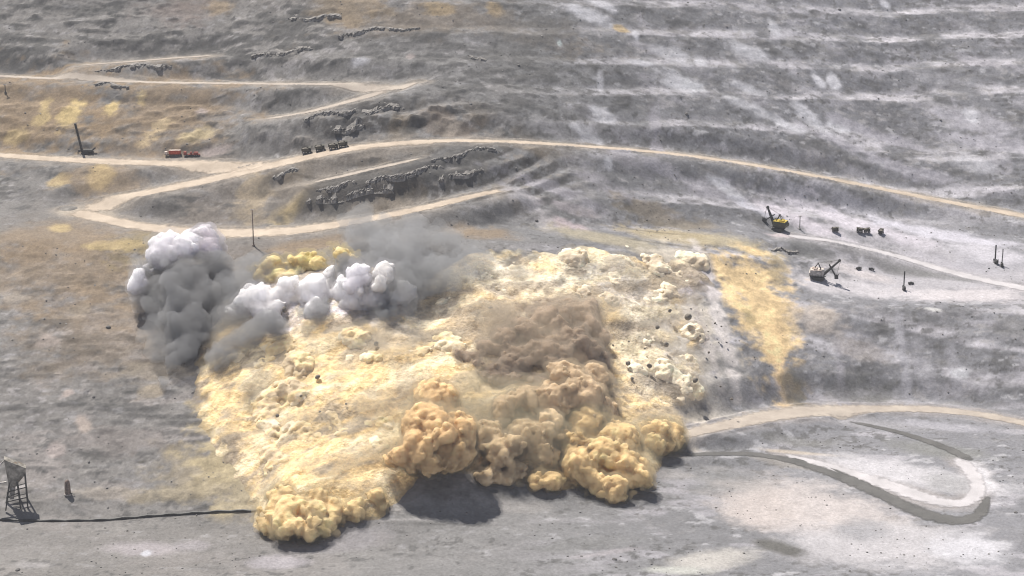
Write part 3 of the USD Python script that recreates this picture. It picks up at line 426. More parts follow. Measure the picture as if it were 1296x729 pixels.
# the rolling front lobes, lifted clear of the pit floor (u, v, radius px, height of the centre above the ground m)
LOBES = [
 ('golden cauliflower dust lobe overhanging the black shadow at the middle front', [(528, 566, 22, 34), (562, 556, 28, 42), (580, 548, 20, 46), (508, 578, 14, 30), (542, 540, 26, 40), (552, 515, 28, 26), (586, 572, 12, 38), (520, 590, 12, 26), (560, 582, 14, 34), (540, 585, 12, 30)]),
 ('broad golden dust lobe with billowed underside at the right front of the cloud', [(735, 592, 22, 12), (765, 580, 26, 18), (794, 590, 20, 18), (780, 562, 26, 20), (832, 556, 18, 9), (700, 606, 12, 5), (812, 604, 11, 16), (850, 554, 11, 6), (755, 612, 13, 8), (720, 568, 24, 12), (740, 545, 26, 16), (682, 612, 8, 5), (780, 620, 10, 10)]),
 ('yellow knobbly dust lobe at the lower left tip of the cloud', [(345, 652, 14, 10), (370, 652, 18, 14), (400, 652, 16, 12), (422, 646, 13, 8), (360, 670, 11, 12), (385, 670, 12, 12), (340, 668, 8, 6), (450, 644, 11, 5), (475, 634, 10, 5), (360, 635, 16, 10), (400, 636, 14, 8), (410, 664, 8, 8)]),
 ('row of smaller tan dust lobes between the two big front lobes', [(640, 570, 20, 16), (655, 590, 11, 8), (626, 585, 12, 12), (690, 545, 24, 18), (660, 545, 18, 16), (620, 548, 14, 16), (690, 577, 14, 12), (612, 602, 8, 6), (640, 604, 9, 5), (668, 570, 14, 12), (600, 560, 10, 18)]),
 ('brown tan dust billow above the front lobes at the right of the brown haze', [(735, 505, 26, 28), (712, 485, 22, 28), (750, 480, 18, 26), (700, 512, 22, 26), (765, 520, 16, 22), (670, 510, 20, 22), (640, 520, 16, 20), (745, 530, 20, 24)])]
LOBES.append(('broad brown textured dust mass in the middle of the cloud behind the front lobes', [(615, 450, 16, 3), (640, 438, 20, 7), (668, 424, 22, 11), (700, 412, 24, 13), (730, 402, 20, 13), (748, 425, 18, 13), (725, 440, 24, 15), (690, 450, 24, 13), (655, 462, 20, 9), (748, 392, 12, 9), (745, 455, 16, 13), (705, 472, 18, 13), (600, 470, 16, 2), (580, 455, 12, 2), (625, 480, 16, 4), (650, 490, 16, 6), (680, 495, 16, 8), (760, 480, 14, 8), (690, 390, 16, 6), (660, 400, 14, 4)]))
LOBES.append(('small bright yellow dust mound under the hairpin road, left of the grey smoke bank', [(328, 346, 9, 9), (350, 340, 12, 11), (378, 338, 13, 12), (405, 331, 13, 12), (430, 326, 12, 11), (446, 330, 8, 9), (362, 350, 9, 10), (340, 352, 7, 8)]))
LT = [(1.0, .74, .44), (1.0, .77, .46), (1.0, .79, .48), (.97, .76, .52), (.92, .71, .48), (.86, .70, .55), (1.0, .80, .42)]
CT_ = [(.82, .55, .29), (.85, .60, .31), (.85, .62, .33), (.76, .57, .36), (.62, .46, .30), (.34, .26, .195), (.86, .66, .30)]
BASEP = {}
def base_at(h_): 
    if h_ not in BASEP: BASEP[h_] = Field(gx[0], gy[0], 4.0, 4.0, Z0 + h_)
    return BASEP[h_]
gB = np.random.default_rng(41)
def spread(n, poly, r0, r1, h0, h1):
    from shapely.geometry import Polygon, Point
    P_ = Polygon(poly); a, b_, c_, e_ = P_.bounds; out = []
    while len(out) < n:
        q = (gB.uniform(a, c_), gB.uniform(b_, e_))
        if P_.contains(Point(q)): out.append((q[0], q[1], gB.uniform(r0, r1), gB.uniform(h0, h1)))
    return out
LOBES += [('wide rolling mass of cream dust over the left half of the cloud', spread(70, [(270, 490), (300, 440), (380, 420), (470, 425), (560, 430), (600, 470), (560, 520), (500, 590), (420, 630), (350, 630), (330, 570)], 15, 27, -12, -3)),
 ('pale dust mass rolling along the crest, right of the grey smoke bank', spread(46, [(540, 400), (600, 350), (690, 326), (800, 322), (880, 335), (880, 365), (770, 385), (660, 385), (580, 430)], 13, 24, -20, -11)),
 ('pale dust mass spilling down the right flank beside the brown mass', spread(40, [(765, 390), (850, 380), (880, 440), (865, 520), (790, 545), (765, 475)], 13, 24, -20, -11))]
LT += [(1.0, .82, .55), (1.0, .86, .66), (1.0, .85, .64)]; CT_ += [(.90, .69, .40), (.90, .77, .58), (.90, .76, .57)]
g1 = np.random.default_rng(77)
for (lab, sp), tn in zip(LOBES, LT):
    C = np.array([cast(base_at(h_), [u], [v])[0] for u, v, r, h_ in sp]); Rr = np.array([s_[2] for s_ in sp]) * np.linalg.norm(C - [0, 0, H], axis=1) / FPX
    lo, hi = (C - Rr[:, None]).min(0) - 16, (C + Rr[:, None]).max(0) + 16; res = 1.5
    ax_ = [np.arange(lo[k], hi[k] + res, res) for k in range(3)]; G = np.stack(np.meshgrid(*ax_, indexing='ij'), -1); Fs = np.full(G.shape[:3], -30.0)
    for c_, r_ in zip(C, Rr):
        J = np.ix_(*[np.abs(ax_[k] - c_[k]) < r_ + 24 for k in range(3)]); Fs[J] = np.logaddexp(Fs[J] / 2.5, (r_ - np.linalg.norm(G[J] - c_, axis=-1)) / 2.5) * 2.5
    bm = np.abs(Fs) < 16; pp = G[bm]; f2 = Fs[bm]; pw = pp + 7 * np.stack([fbm(pp / 16 + k * 9.7, 2, 500 + k) - .5 for k in range(3)], -1)
    LS = .3 if LT.index(tn) > 6 else 1.0
    f2 += LS * 9.5 * Lumps(lo, hi, 13., g1, .5)(pw) + 9 * (fbm(pp / 26., 2, 520) - .5)
    b2 = np.abs(f2) < 9; f2[b2] += (LS + 1) / 2 * 5.2 * Lumps(lo, hi, 6.2, g1, .5)(pw[b2]); b2 = np.abs(f2) < 4.5; f2[b2] += 2.6 * Lumps(lo, hi, 3.2, g1, .5)(pp[b2])
    Fs[bm] = f2
    for k in range(3):
        sl = [slice(None)] * 3; sl[k] = 0; Fs[tuple(sl)] = -30; sl[k] = -1; Fs[tuple(sl)] = -30
    lb = tag(UsdGeom.Xform.Define(stage, numbered('/World', 'dust_lobe')).GetPrim(), lab, 'dust lobe')
    vc_, qc_ = surface_nets(Fs - 2.2, lo, np.array([res] * 3)); e3 = fbm(vc_ / 11., 4, 540); tc = np.array(CT_[LT.index(tn)])[None] * (1 + .7 * (e3 - .5))[:, None]
    if LT.index(tn) > 5:
        sa_, sc_ = vc_[:, 0] * ca + vc_[:, 1] * sa, -vc_[:, 0] * sa + vc_[:, 1] * ca; gs = fbm(np.stack([sa_ / 46., sc_ / 15., vc_[:, 2] / 14.], -1), 5, 311); gt = fbm(np.stack([sa_ / 18., sc_ / 8., vc_[:, 2] / 6.], -1), 3, 317)
        for m_, k_ in ((.75 * sm(.53, .64, gs), (.46, .38, .29)), (.45 * sm(.55, .66, gt), (.56, .46, .33)), (.7 * sm(.47, .37, gs), (.88, .77, .60))): tc = tc * (1 - m_[:, None]) + np.array(k_) * (m_ if LT.index(tn) != 6 else .35 * m_)[:, None] + (tc * .65 * m_[:, None] if LT.index(tn) == 6 else 0)
    obj('dense_dust', (vc_, qc_), LOBED, lb, smooth=True, tint=np.clip(tc, 0, .88)); obj('thin_dust', surface_nets(Fs + 1.8, lo, np.array([res] * 3)), vol(f'lobe_dust_{LT.index(tn)}', tn, .02 if LT.index(tn) > 6 else .065), lb, smooth=True)

def plume(name, label, spheres, lump, res, mat, tint=None, seed=1, cat='smoke plume', veil=None):
    """spheres: (u, v, radius px, lift m above the ground there)"""
    g0 = np.random.default_rng(seed); q = cast(BASE, [s_[0] for s_ in spheres], [s_[1] for s_ in spheres])
    C, Rr = [], []
    for (u, v, r, dist), p in zip(spheres, q):
        dr = ray(u, v) / np.linalg.norm(ray(u, v)); t = np.linalg.norm(p - [0, 0, H]) - dist      # dist metres in front of the slope
        C.append(np.array([0, 0, H]) + dr * t); Rr.append(r * t / FPX)
    C, Rr = np.array(C), np.array(Rr); lo, hi = (C - Rr[:, None]).min(0) - 14, (C + Rr[:, None]).max(0) + 14
    ax_ = [np.arange(lo[k], hi[k] + res, res) for k in range(3)]; G = np.stack(np.meshgrid(*ax_, indexing='ij'), -1); Fs = np.full(G.shape[:3], -40.0)
    for c_, r_ in zip(C, Rr):
        J = np.ix_(*[np.abs(ax_[k] - c_[k]) < r_ + 24 for k in range(3)]); Fs[J] = np.logaddexp(Fs[J] / 5, (r_ - np.linalg.norm(G[J] - c_, axis=-1)) / 5) * 5
    bm = np.abs(Fs) < 26; pp = G[bm]
    pq = pp + 10 * np.stack([fbm(pp / 20 + k * 7.7, 2, 600 + k + seed) - .5 for k in range(3)], -1)
    Fs[bm] += lump * (9 * Lumps(lo, hi, 18., g0, .5)(pq) + 6 * Lumps(lo, hi, 9., g0, .5)(pq) + 2.5 * Lumps(lo, hi, 4.6, g0, .5)(pp) + 20 * (fbm(pp / 24., 4, 620 + seed) - .5))
    for k in range(3):
        sl = [slice(None)] * 3; sl[k] = 0; Fs[tuple(sl)] = -30; sl[k] = -1; Fs[tuple(sl)] = -30
    if veil:
        x = tag(UsdGeom.Xform.Define(stage, numbered('/World', name)).GetPrim(), label, cat); v_, q_ = surface_nets(Fs - 2.5, lo, np.array([res] * 3))
        obj('dense_smoke', (v_, q_), mat, x, smooth=True, tint=tint(v_)); obj('thin_smoke', surface_nets(Fs + 2.0, lo, np.array([res] * 3)), veil, x, smooth=True); return x
    v_, q_ = surface_nets(Fs, lo, np.array([res] * 3))
    return tag(obj(name, (v_, q_), mat, smooth=True, tint=None if tint is None else tint(v_)), label, cat)
def wisps(name, label, mat, thr, sc, seed, region, h0, h1, cat='dust plume'):
    """Drifting shreds: the parts of a stretched noise above a threshold, in a layer over the dust."""
    I = np.ix_((ax > region[0]) & (ax < region[1]), (ay > region[2]) & (ay < region[3])); X_, Y_ = AX[I][::1], AY[I]
    hh_ = np.arange(h0 - 4, h1 + 4, 2.3); tb = np.maximum(T[I], 0)
    P_ = np.stack(np.broadcast_arrays(X_[..., None], Y_[..., None], (gb[I] + tb)[..., None] + hh_), -1)
    a_ = P_[..., 0] * ca + P_[..., 1] * sa; c_ = -P_[..., 0] * sa + P_[..., 1] * ca
    n_ = fbm(np.stack([a_ / sc[0], c_ / sc[1], P_[..., 2] / sc[2]], -1), 4, seed) - thr
    edge_ = sm(-6, 6, T[I])[..., None] * sm(h0 - 2, h0 + 3, hh_) * sm(h1 + 2, h1 - 6, hh_)
    n_ = n_ - .4 * (1 - edge_)
    n_[0] = n_[-1] = -1; n_[:, 0] = n_[:, -1] = -1; n_[:, :, 0] = n_[:, :, -1] = -1
    x_, y_ = ax[(ax > region[0])][0], ay[(ay > region[2])][0]
    v_, q_ = surface_nets(n_, np.array([x_, y_, h0 - 4]), np.array([hx, hy, 2.3]))
    v_[:, 2] += map_coordinates(gb + np.maximum(T, 0), [(v_[:, 0] - x0) / hx, (v_[:, 1] - y0) / hy], order=1)
    return tag(obj(name, (v_, q_), mat, smooth=True), label, cat)
GREYS, THIN, BROWN = vol('grey_smoke', (.60, .59, .595), .06), vol('thin_grey_smoke', (.72, .71, .71), .025), vol('brown_dust_haze', (.95, .74, .52), .009)
plume('smoke_plume', 'dark grey smoke column rising from a narrow foot left of the yellow dust', [(206, 482, 4, 6), (211, 474, 6, 8), (222, 462, 9, 12), (230, 444, 12, 18), (234, 420, 15, 24), (230, 395, 19, 30), (218, 365, 26, 36), (238, 350, 25, 40), (258, 372, 14, 36), (200, 345, 17, 36), (274, 338, 16, 36), (252, 418, 12, 24)], 1.1, 2.4, GREYS, seed=11)
plume('smoke_plume', 'thin pale grey smoke trailing down the left side of the dark column', [(186, 360, 18, 26), (190, 390, 16, 24), (200, 420, 14, 20), (208, 445, 12, 14), (180, 335, 14, 26), (300, 370, 22, 26), (320, 345, 20, 22), (290, 400, 20, 22)], 1.2, 2.6, THIN, seed=15)
plume('smoke_plume', 'wide soft grey smoke bank behind the crest of the dust, below the dark outcrop', [(470, 305, 26, 20), (490, 330, 30, 26), (515, 345, 26, 30), (545, 345, 24, 30), (575, 345, 20, 26), (600, 330, 20, 20), (500, 375, 26, 24), (490, 395, 18, 20), (525, 310, 26, 24), (560, 305, 20, 20), (455, 285, 16, 14)], 1.2, 2.6, THIN, seed=12)
plume('dust_plume', 'thin golden haze clinging round the front dust lobes', [(550, 540, 44, 34), (520, 560, 36, 26), (580, 530, 34, 36), (640, 560, 36, 22), (690, 560, 40, 22), (750, 560, 44, 18), (800, 570, 36, 14), (840, 555, 26, 10), (600, 510, 40, 26), (660, 520, 40, 26)], .9, 3.2, vol('golden_haze', (.98, .84, .56), .012), seed=31, cat='dust plume')
wisps('dust_wisps', 'torn brownish wisps of dust drifting over the cream dust cloud', vol('wispy_dust', (.95, .84, .68), .045), .60, (60., 20., 14.), 701, (-380, 330, 1680, 2340), 1, 16)
plume('smoke_plume', 'small dense dark smoke puff on the dust crest, right of the pale smoke', [(530, 350, 12, 30), (545, 343, 11, 30), (515, 364, 11, 28), (500, 380, 9, 26), (556, 358, 9, 26), (575, 350, 8, 24), (490, 396, 7, 24)], 1.2, 2.2, vol('dark_thin_smoke', (.8, .8, .8), .035), seed=13)
plume('smoke_plume', 'small dark smoke puff between the yellow mound and the two white puffs', [(443, 340, 12, 30), (432, 350, 8, 28), (452, 332, 8, 28)], 1.0, 2.0, GREYS, seed=16)
plume('smoke_plume', 'dark smoke streak slanting across the pale dust beside the grey column', [(300, 436, 9, 26), (318, 428, 11, 28), (336, 420, 11, 28), (352, 410, 10, 28), (282, 442, 8, 26), (272, 450, 8, 24)], 1.0, 2.2, GREYS, seed=17)
plume('smoke_plume', 'short dark smoke smear in the middle of the lilac white smoke', [(384, 396, 9, 30), (396, 392, 9, 30), (406, 388, 6, 30)], 1.0, 2.0, GREYS, seed=18)
plume('dust_plume', 'thin brown dust haze hanging over the brown middle of the cloud', [(620, 440, 20, 40), (660, 415, 26, 50), (700, 400, 28, 52), (735, 395, 22, 50), (750, 430, 20, 46), (690, 440, 30, 44), (640, 400, 18, 44), (720, 470, 24, 40)], 1.3, 2.6, BROWN, seed=14, cat='dust plume')
plume('dust_plume', 'small brown dust spike pointing down in the cream dust left of centre', [(515, 518, 4, 30), (515, 506, 7, 32), (516, 492, 9, 34), (514, 478, 10, 34), (506, 466, 9, 34)], .8, 2.0, BROWN, seed=19, cat='dust plume')
PUFF = usdkit.material(stage, '/World/Looks/white_smoke', {
    'a': ('attribute', {'attribute': 'tint'}), 'g': ('geometry', {}), 'n': ('noise_texture', {'scale': .07, 'detail': 6.0, 'roughness': .65}), 'r': ('map_range', {'from_min': .36, 'from_max': .66, 'to_min': .6, 'to_max': 1.0, 'clamp': True}),
    't': ('transparent_bsdf', {}), 'm': ('mix_closure', {}), 'p': ('principled_bsdf', {'roughness': 1.0, 'specular_ior_level': 0.0, 'subsurface_weight': .8, 'subsurface_scale': 6.0, 'subsurface_radius': (1.0, 1.0, 1.0)})},
    [('g.position', 'n.vector'), ('n.fac', 'r.value'), ('r.result', 'm.fac'), ('a.color', 'p.base_color'), ('t.BSDF', 'm.closure1'), ('p.BSDF', 'm.closure2')], surface='m.closure')
lil = lambda v_: np.ones((len(v_), 3)) * np.array([.78, .72, .82])
CAP = vol('lilac_smoke', (1.0, .96, 1.0), .016)
plume('smoke_puff', 'lilac white smoke crown on top of the dark grey column', [(200, 322, 13, 56), (224, 312, 14, 60), (246, 314, 10, 56), (180, 342, 8, 52), (173, 358, 6, 48), (240, 301, 7, 56)], 1.1, 2.0, PUFF, lil, seed=21, veil=CAP, cat='smoke puff')
plume('smoke_puff', 'pinkish white smoke puff rising over the hairpin road edge', [(262, 303, 11, 54), (270, 313, 9, 50), (255, 316, 9, 50)], 1.0, 1.8, PUFF, lambda v_: np.ones((len(v_), 3)) * np.array([.74, .62, .72]), seed=22, veil=vol('pink_smoke', (1.0, .93, .98), .07), cat='smoke puff')
plume('smoke_puff', 'long lilac white smoke bank lying below the yellow mound between the grey plumes', [(296, 394, 11, 16), (326, 382, 14, 20), (360, 370, 16, 22), (400, 368, 18, 22), (440, 374, 18, 22), (476, 374, 14, 20), (400, 392, 13, 16), (510, 372, 10, 18), (350, 396, 10, 14), (420, 356, 12, 22)], 1.2, 2.2, PUFF, lambda v_: np.ones((len(v_), 3)) * np.array([.88, .82, .87]), seed=26, cat='smoke puff', veil=CAP)
plume('smoke_puff', 'left of two small ragged white puffs against the grey smoke bank', [(460, 347, 6, 52), (455, 354, 6, 50), (466, 341, 5, 52), (449, 358, 5, 50)], .9, 1.5, PUFF, lambda v_: np.ones((len(v_), 3)) * np.array([.74, .68, .78]), seed=23, veil=CAP, cat='smoke puff')
plume('smoke_puff', 'cream ragged puff, right one of two against the grey smoke bank', [(487, 346, 5, 52), (489, 337, 4, 52), (485, 355, 5, 52), (482, 362, 4, 52)], .9, 1.5, PUFF, lambda v_: np.ones((len(v_), 3)) * np.array([.76, .68, .64]), seed=24, veil=CAP, cat='smoke puff')
#@@OBJECTS
# ------------------------------------------------------------------ machines, poles, rocks
def plain(name, colr, rough=.7, metal=0.0, var=.35, scale=.5, rust=None):
    lo_, hi_ = [x * (1 - var) for x in colr], [min(x * (1 + var), .9) for x in colr]
    ramp = [(.32, rust or lo_), (.45, lo_), (.68, hi_)]
    return usdkit.material(stage, f'/World/Looks/{name}', {
        't': ('texture_coordinate', {}), 'n': ('noise_texture', {'scale': scale, 'detail': 5.0, 'roughness': .65}), 'r': ('rgb_ramp', {'ramp': ramp}), 'b': ('bump', {'strength': .3, 'distance': .1}),
        'p': ('principled_bsdf', {'roughness': rough, 'metallic': metal})},
        [('t.object', 'n.vector'), ('n.fac', 'r.fac'), ('r.color', 'p.base_color'), ('n.fac', 'b.height'), ('b.normal', 'p.normal')], surface='p.BSDF')
OLIVE, YPAINT, STEEL, DUSTY, GLASSM, TYRE, RED, DRED, CREAM, ROCK, RUSTY, PALEP = (plain('olive_paint', (.075, .068, .04)), plain('yellow_paint', (.55, .40, .05)), plain('dark_steel', (.045, .044, .042), .55), plain('dusty_grey_paint', (.42, .385, .36)),
    plain('cab_glass', (.03, .035, .04), .15), plain('tyre_rubber', (.03, .03, .03), .9), plain('red_paint', (.50, .085, .045)), plain('dark_red_paint', (.26, .05, .035)), plain('cream_paint', (.60, .50, .44)), plain('dark_rock', (.19, .17, .145), .95, 0, .25, .25), plain('rusty_brown', (.24, .18, .15)), plain('pale_dusty_steel', (.38, .36, .34)))
def box(l, w, h, ctr, ry=0.0, rz=0.0, cham=0.0):
    if cham:
        o = np.array([[sx * (l / 2 - (cham if k else 0)), sy * (w / 2 - (cham if k else 0)), sz * (h / 2 - (0 if k else cham))] for sx in (-1, 1) for sy in (-1, 1) for sz in (-1, 1) for k in (0, 1)])
        m = trimesh.convex.convex_hull(o)
    else: m = trimesh.creation.box((l, w, h))
    if ry: m.apply_transform(trimesh.transformations.rotation_matrix(math.radians(ry), [0, 1, 0]))
    if rz: m.apply_transform(trimesh.transformations.rotation_matrix(math.radians(rz), [0, 0, 1]))
    m.apply_translation(ctr); return m
def beam(p, q, w, h=None, w2=None):
    p, q = np.array(p, float), np.array(q, float); h = h or w; f = w2 or 1.0; d = q - p; d /= np.linalg.norm(d)
    s = np.cross(d, [0, 0, 1.0] if abs(d[2]) < .95 else [1.0, 0, 0]); s /= np.linalg.norm(s); t = np.cross(s, d)
    return trimesh.convex.convex_hull(np.array([c_ + s * a * w * g / 2 + t * b_ * h * g / 2 for c_, g in ((p, 1.0), (q, f)) for a in (-1, 1) for b_ in (-1, 1)]))
def cyl(p, q, r, n=14):
    return trimesh.creation.cylinder(r, segment=[p, q], sections=n)
def hullof(pts): return trimesh.convex.convex_hull(np.array(pts, float))
cat_ = trimesh.util.concatenate
def stadium(l, w, h, ctr):
    a = np.linspace(-math.pi / 2, math.pi / 2, 9); r = h / 2
    e = np.r_[np.c_[l / 2 - r + r * np.cos(a), r * np.sin(a)], np.c_[-(l / 2 - r) - r * np.cos(a), -r * np.sin(a)]]
    return hullof([(ctr[0] + x, ctr[1] + s * w / 2, ctr[2] + z_) for x, z_ in e for s in (-1, 1)])
def tracks(t, l, w, h, gap, mat):
    for s in (-1, 1):
        tr = obj('crawler_track', stadium(l, w, h, (0, s * gap, h / 2)), mat, t)
        for k in range(7):
            obj('track_roller', cyl((-l / 2 + h * .6 + k * (l - h * 1.2) / 6, s * (gap + w / 2 - .05), h * .35), (-l / 2 + h * .6 + k * (l - h * 1.2) / 6, s * (gap + w / 2 + .25), h * .35), h * .2, 10), STEEL, tr)
    obj('undercarriage', box(l * .55, gap * 2, h * .7, (0, 0, h * .75), cham=.3), STEEL, t)
def shovel(label, loc, rz, body, roof, boomtip, dig, boomw=2.0):
    t = thing('mining_shovel', label, 'mining shovel', loc, rz)
    tracks(t, 13, 2.8, 3.0, 4.4, STEEL)
    obj('turntable', cyl((0, 0, 3.0), (0, 0, 4.2), 4.6, 20), STEEL, t)
    obj('house', cat_([box(15, 11, 6.6, (-2.2, 0, 7.6), cham=.5), box(3.2, 11.6, 4.2, (-9.2, 0, 6.8), cham=.6)]), body, t)
    obj('roof_deck', cat_([box(14.4, 10.6, .5, (-2.2, 0, 11.16)), box(6, 4, 1.6, (-4.5, 2, 12.2), cham=.3), box(4, 3.2, 1.3, (-4, -2.6, 12.05), cham=.3)]), roof, t)
    cb = obj('cab', box(3.2, 3.2, 4.2, (4.2, -4.2, 10.4), cham=.25), body, t); obj('cab_window', box(.2, 2.7, 1.9, (5.85, -4.2, 11.2)), GLASSM, cb)
    obj('walkway', cat_([box(15, .9, .2, (-2.2, s * 6.0, 4.6)) for s in (-1, 1)] + [beam((-9.5 + 3 * k, s * 6.35, 4.6), (-9.5 + 3 * k, s * 6.35, 5.8), .12) for k in range(6) for s in (-1, 1)] + [beam((-9.5, s * 6.35, 5.8), (5.5, s * 6.35, 5.8), .12) for s in (-1, 1)]), STEEL, t)
    obj('gantry', cat_([beam((2.6, s * 2.6, 10.6), (-1.2, s * .9, 18.2), .7) for s in (-1, 1)] + [beam((-6.4, s * 2.6, 10.6), (-1.2, s * .9, 18.2), .55) for s in (-1, 1)] + [box(1.6, 3, .8, (-1.2, 0, 18.3))]), STEEL, t)
    bx, bz = boomtip; f = np.array([5.0, 0, 5.2]); tip = np.array([bx, 0, bz])
    bm = obj('boom', cat_([beam(f + [0, s * 1.7, 0], tip + [0, s * .8, 0], boomw * .55, boomw * 1.15, .6) for s in (-1, 1)] + [beam(f + (tip - f) * k + [0, -1.5 + k * .7, 0], f + (tip - f) * k + [0, 1.5 - k * .7, 0], .8) for k in (.15, .4, .65, .9)]), STEEL, t)
    obj('boom_sheave', cyl(tip + [0, -1.1, .4], tip + [0, 1.1, .4], 1.5, 18), STEEL, bm)
    obj('suspension_rope', cat_([cyl((-1.2, s * 1.0, 18.5), tip + [0, s * .7, .8], .12, 6) for s in (-1, 1)]), STEEL, bm)
    mid = f + (tip - f) * .48; dg = np.array([dig[0], 0, dig[1]]); back = mid + (mid - dg) / np.linalg.norm(mid - dg) * 4.5
    hd = obj('dipper_handle', cat_([beam(back + [0, s * 1.5, 0], dg + [0, s * 1.5, 0], .8, 1.2) for s in (-1, 1)]), STEEL, t)
    w = 2.1; d = np.array([[x, y_, z_] for x, z_ in ((-2, 2.0), (2.2, 2.2)) for y_ in (-w, w)] + [[x, y_, z_] for x, z_ in ((-1.6, -2.0), (2.6, -1.8)) for y_ in (-w, w)])
    inner = d * [.86, .86, 1.0] + [0, 0, .5]; import manifold3d as m3
    dip = m3.Manifold.hull_points((d + dg).astype(np.float64)) - m3.Manifold.hull_points((inner + dg).astype(np.float64))
    bk = obj('dipper', dip, STEEL, t)
    for k in range(5): obj('tooth', beam(dg + [2.3, -1.8 + .9 * k, 2.2], dg + [2.9, -1.8 + .9 * k, 3.2], .45, .35, .4), STEEL, bk)
    obj('hoist_rope', cat_([cyl(tip + [1.2, s * .5, .4], dg + [.4, s * .5, 2.2], .1, 6) for s in (-1, 1)]), STEEL, t)
    return t
shovel('dark olive rope shovel with yellow roof and raised boom on the pale upper bench', at(985, 291), 152, OLIVE, YPAINT, (14, 25), (17, 9))
shovel('dusty pale grey rope shovel with boom raised to the right on the lower bench', at(1036, 353), -8, DUSTY, CREAM, (22, 22), (19, 3.2))

def dump_truck(label, loc, rz, group, paint=STEEL, bed=None, sc=.84):
    t = thing('dump_truck', label, 'dump truck', loc, rz, group); k = sc
    def S(m): m.apply_scale(k); return m
    obj('chassis', S(cat_([box(11.5, 3.2, 1.4, (0, 0, 2.4)), box(1.2, 7.4, 1.0, (5.6, 0, 2.2), cham=.2)])), STEEL, t)
    obj('engine_hood', S(box(3.0, 4.4, 3.0, (4.6, 0, 4.2), cham=.3)), paint, t); obj('deck', S(box(3.4, 7.6, .35, (4.5, 0, 5.85))), paint, t)
    cb = obj('cab', S(box(2.2, 2.4, 2.2, (4.2, 2.0, 7.1), cham=.2)), paint, t); obj('windscreen', S(box(.12, 2.0, 1.0, (5.36, 2.0, 7.4))), GLASSM, cb)
    outer = [(-7.0, 3.9, 5.2), (-7.0, 4.3, 7.2), (2.6, 3.9, 4.6), (3.0, 4.3, 8.0), (2.6, 3.9, 3.9), (-4.6, 3.9, 3.6)]
    import manifold3d as m3
    A = np.array([(x, s * y_, z_) for x, y_, z_ in outer for s in (-1, 1)], float) * k; Bx = np.array([(x * .94 + .1, s * y_ * .9, z_ + .5) for x, y_, z_ in outer for s in (-1, 1)], float) * k
    obj('dump_bed', m3.Manifold.hull_points(A) - m3.Manifold.hull_points(Bx), bed or paint, t); obj('bed_canopy', S(box(3.6, 8.2, .35, (4.6, 0, 8.35), ry=-3)), bed or paint, t)
    obj('ore_load', S(hullof([(x, y_, 6.6 + .2 * math.sin(x * 3 + y_)) for x in (-5.6, 2.2) for y_ in (-3.4, 3.4)] + [(-1.5 + .8 * i_, .6 * i_, 8.4) for i_ in (-1, 1)] + [(x, y_, 5.6) for x in (-5, 2) for y_ in (-3, 3)])), ROCK, t)
    for x in (-3.7, 4.2):
        for s in (-1, 1):
            y_ = 3.0 if x > 0 else 2.6; wd = 1.3 if x > 0 else 2.4
            w = obj('wheel', S(cat_([cyl((x, s * y_ - wd / 2, 1.9), (x, s * y_ + wd / 2, 1.9), 1.9, 20)])), TYRE, t); obj('rim', S(cyl((x, s * (y_ + wd / 2 - .1), 1.9), (x, s * (y_ + wd / 2 + .12), 1.9), .9, 14)), DUSTY, w)
    return t
def heading(L, p):
    i = int(np.argmin(np.hypot(L[:, 0] - p[0], L[:, 1] - p[1]))); i = min(max(i, 3), len(L) - 4); d = L[i + 3, :2] - L[i - 3, :2]; return math.degrees(math.atan2(d[1], d[0]))
MAIN = RL['main_haul_road']; G4, G5 = 'dump trucks queuing on the haul road bend', 'trucks on the pale right hand bench'
first = None
for (u, v), lab, da in zip([(388, 194.5), (405, 191.5), (422, 189.5), (434, 186.5)], ['dark dump truck at the left end of the queue on the pale haul road bend', 'dark dump truck, second from the left in the queue on the pale road bend', 'dark dump truck, third from the left in the road queue, touching the last one', 'dark dump truck at the right end of the queue on the haul road bend'], (0, 6, -4, 3)):
    p = at(u, v); hd = heading(MAIN, p) + da
    if first is None: first = dump_truck(lab, p + [0, 0, .3], hd, G4, plain('dark_truck_paint', (.06, .055, .04)))
    else: copy_of(first, lab, p + [0, 0, .3], hd, G4)
for (u, v), lab, a_ in zip([(1057, 293.5), (1088, 294), (1097, 294.5), (1115, 296)], ['dark truck standing alone on the pale bench, nearest to the olive shovel', 'dark truck, left one of the close pair on the pale right bench', 'dark truck, right one of the close pair on the pale right bench', 'grey truck at the right end of the trucks on the pale right bench'], (-20, 175, 10, 60)):
    copy_of(first, lab, at(u, v) + [0, 0, .2], a_, G5, (.72, .72, .78))

